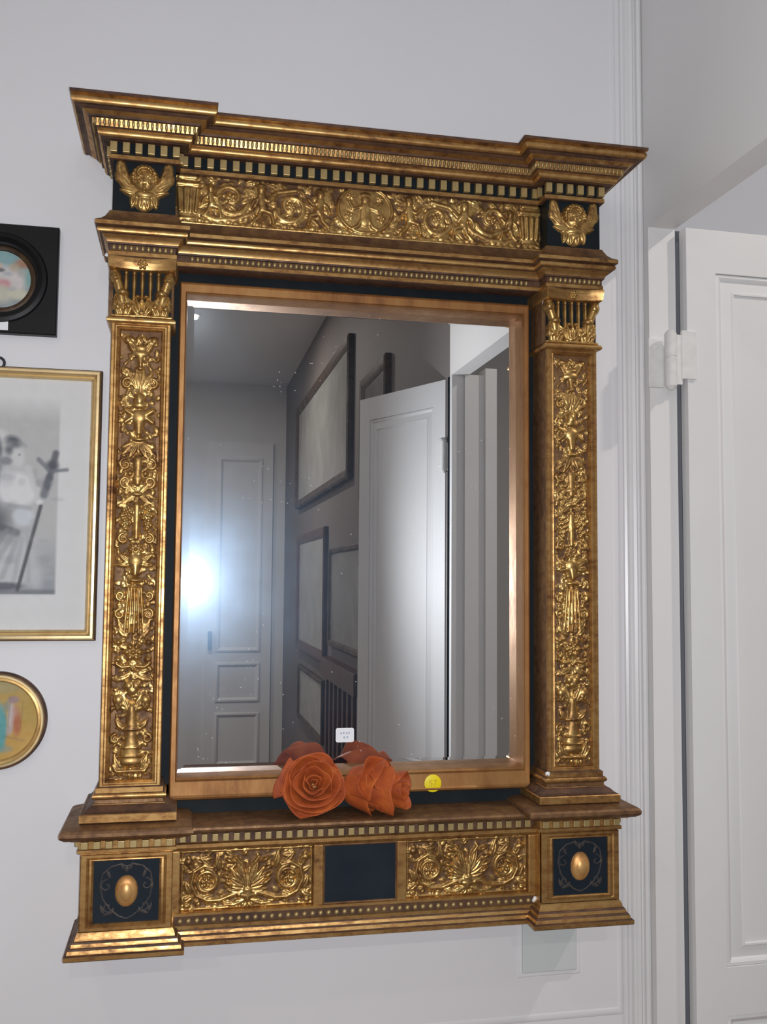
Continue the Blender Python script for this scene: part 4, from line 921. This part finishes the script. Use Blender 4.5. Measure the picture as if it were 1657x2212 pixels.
for (x, z, w) in ((-0.0062, 0.0030, 0.0022), (-0.002, 0.0034, 0.0026), (0.003, 0.0030, 0.0024), (0.0068, 0.0034, 0.002), (-0.001, -0.0035, 0.0028), (0.004, -0.0032, 0.0024)):
    box('writing', x - w / 2, x + w / 2, -0.0007, -0.0004, z - 0.0017, z + 0.0017, 'ink', lb_)

# ================================================================== ORANGE FABRIC ROSES
def petal(parent, fr_, r0, r1, d0, d1, phi, span, curl, wob, seed, cx=0.0, nz=9, ns=22):
    """one folded petal: fr_ = (origin, e1, e2, axis); radius r0->r1 and depth d0->d1 from base to lip"""
    O, e1, e2, ax = fr_; rn = random.Random(seed); ph = [rn.uniform(0, 6.28) for _ in range(4)]
    V, F = [], []
    for j in range(nz + 1):
        t = j / nz
        for i in range(ns + 1):
            s = -1 + 2 * i / ns; edge = abs(s) ** 3
            a = R(phi + s * span / 2)
            rad = r0 + (r1 - r0) * (t ** 0.7) + curl * max(0, t - 0.72) * 3.2 * (1 - 0.4 * edge)
            rad += wob * t * (math.sin(3 * a + ph[0]) + 0.6 * math.sin(5 * a + ph[1]) * t)
            dep = d0 + (d1 - d0) * t - edge * 0.010 * t + wob * 0.8 * math.sin(4 * a + ph[2]) * t
            if t > 0.85: dep -= abs(curl) * (t - 0.85) * 2.0
            V.append(O + e1 * (rad * math.cos(a)) + e2 * (rad * math.sin(a)) + ax * dep)
    k = ns + 1
    for j in range(nz):
        for i in range(ns): F.append((j * k + i, j * k + i + 1, (j + 1) * k + i + 1, (j + 1) * k + i))
    o = mk('petal', V, F, 'fabric', parent, 60)
    m = o.modifiers.new('cloth', 'SOLIDIFY'); m.thickness = 0.0016; m.offset = 0
    m2 = o.modifiers.new('round', 'SUBSURF'); m2.levels = 1; m2.render_levels = 1
    return o
def frame_of(origin, axis, up=(0, 0, 1)):
    ax = Vector(axis).normalized(); e1 = Vector(up).cross(ax).normalized(); e2 = ax.cross(e1); return (Vector(origin), e1, e2, ax)
LEDGE = EYE - 0.3545
r1o = empty('fabric_rose', (0.205, -0.113, LEDGE)); tag(r1o, 'larger orange fabric rose facing out, left one on the mirror ledge', 'fabric flower', 'orange fabric roses')
f1 = frame_of((0, 0.014, 0.046), (-0.05, -0.86, 0.36))
# tight centre, then widening rounds of petals
for (r0, r1, d0, d1, ph, sp_, cu_, wb, sd) in (
        (0.002, 0.005, 0.000, 0.019, 0, 330, 0.000, 0.0009, 1), (0.004, 0.010, 0.000, 0.022, 120, 300, 0.001, 0.0014, 2),
        (0.006, 0.016, -0.002, 0.021, 250, 250, 0.002, 0.0018, 3), (0.008, 0.021, -0.003, 0.026, 20, 230, 0.002, 0.0021, 4),
        (0.010, 0.027, -0.006, 0.024, 205, 240, 0.003, 0.0024, 5), (0.012, 0.030, -0.008, 0.025, 70, 200, 0.001, 0.0027, 6),
        (0.014, 0.036, -0.010, 0.022, 285, 240, 0.004, 0.0022, 7), (0.016, 0.040, -0.012, 0.017, 95, 190, -0.002, 0.0034, 8),
        (0.018, 0.043, -0.014, 0.017, 235, 220, 0.004, 0.0020, 9), (0.018, 0.049, -0.018, 0.002, 110, 160, -0.003, 0.0036, 10),
        (0.019, 0.046, -0.018, 0.007, 320, 170, 0.003, 0.0024, 11), (0.020, 0.047, -0.020, 0.000, 210, 120, 0.003, 0.0030, 13),
        (0.022, 0.054, -0.022, -0.012, 160, 70, 0.005, 0.0040, 12)):
    petal(r1o, f1, r0, r1, d0, d1, ph, sp_, cu_, wb, sd)
r2o = empty('fabric_rose', (0.301, -0.106, LEDGE)); tag(r2o, 'smaller crumpled orange fabric rose lying sideways, right one on the ledge', 'fabric flower', 'orange fabric roses')
f2 = frame_of((-0.010, 0.010, 0.039), (0.84, -0.46, -0.06))
for (r0, r1, d0, d1, ph, sp_, cu_, wb, sd) in (
        (0.003, 0.007, 0.000, 0.064, 0, 320, 0.000, 0.0020, 21), (0.006, 0.014, -0.005, 0.067, 140, 280, 0.001, 0.0026, 22),
        (0.010, 0.023, -0.012, 0.066, 250, 240, 0.002, 0.0032, 23), (0.014, 0.028, -0.018, 0.060, 40, 220, 0.002, 0.0034, 24),
        (0.018, 0.033, -0.024, 0.050, 200, 200, 0.002, 0.0034, 25), (0.022, 0.037, -0.028, 0.038, 300, 190, 0.002, 0.0032, 26),
        (0.024, 0.040, -0.030, 0.027, 100, 190, 0.003, 0.0034, 27), (0.026, 0.038, -0.032, 0.014, 230, 180, 0.003, 0.0034, 28)):
    petal(r2o, f2, r0, r1, d0, d1, ph, sp_, cu_, wb, sd)
f3 = frame_of((-0.004, 0.000, 0.046), (0.30, -0.80, 0.40))
for (r0, r1, d0, d1, ph, sp_, cu_, wb, sd) in (
        (0.004, 0.009, 0.000, 0.022, 60, 260, 0.001, 0.0018, 31), (0.008, 0.016, -0.004, 0.027, 200, 220, 0.001, 0.0024, 32),
        (0.012, 0.025, -0.008, 0.026, 320, 200, 0.002, 0.0028, 33), (0.016, 0.033, -0.010, 0.022, 130, 190, 0.003, 0.0034, 34)):
    petal(r2o, f3, r0, r1, d0, d1, ph, sp_, cu_, wb, sd)
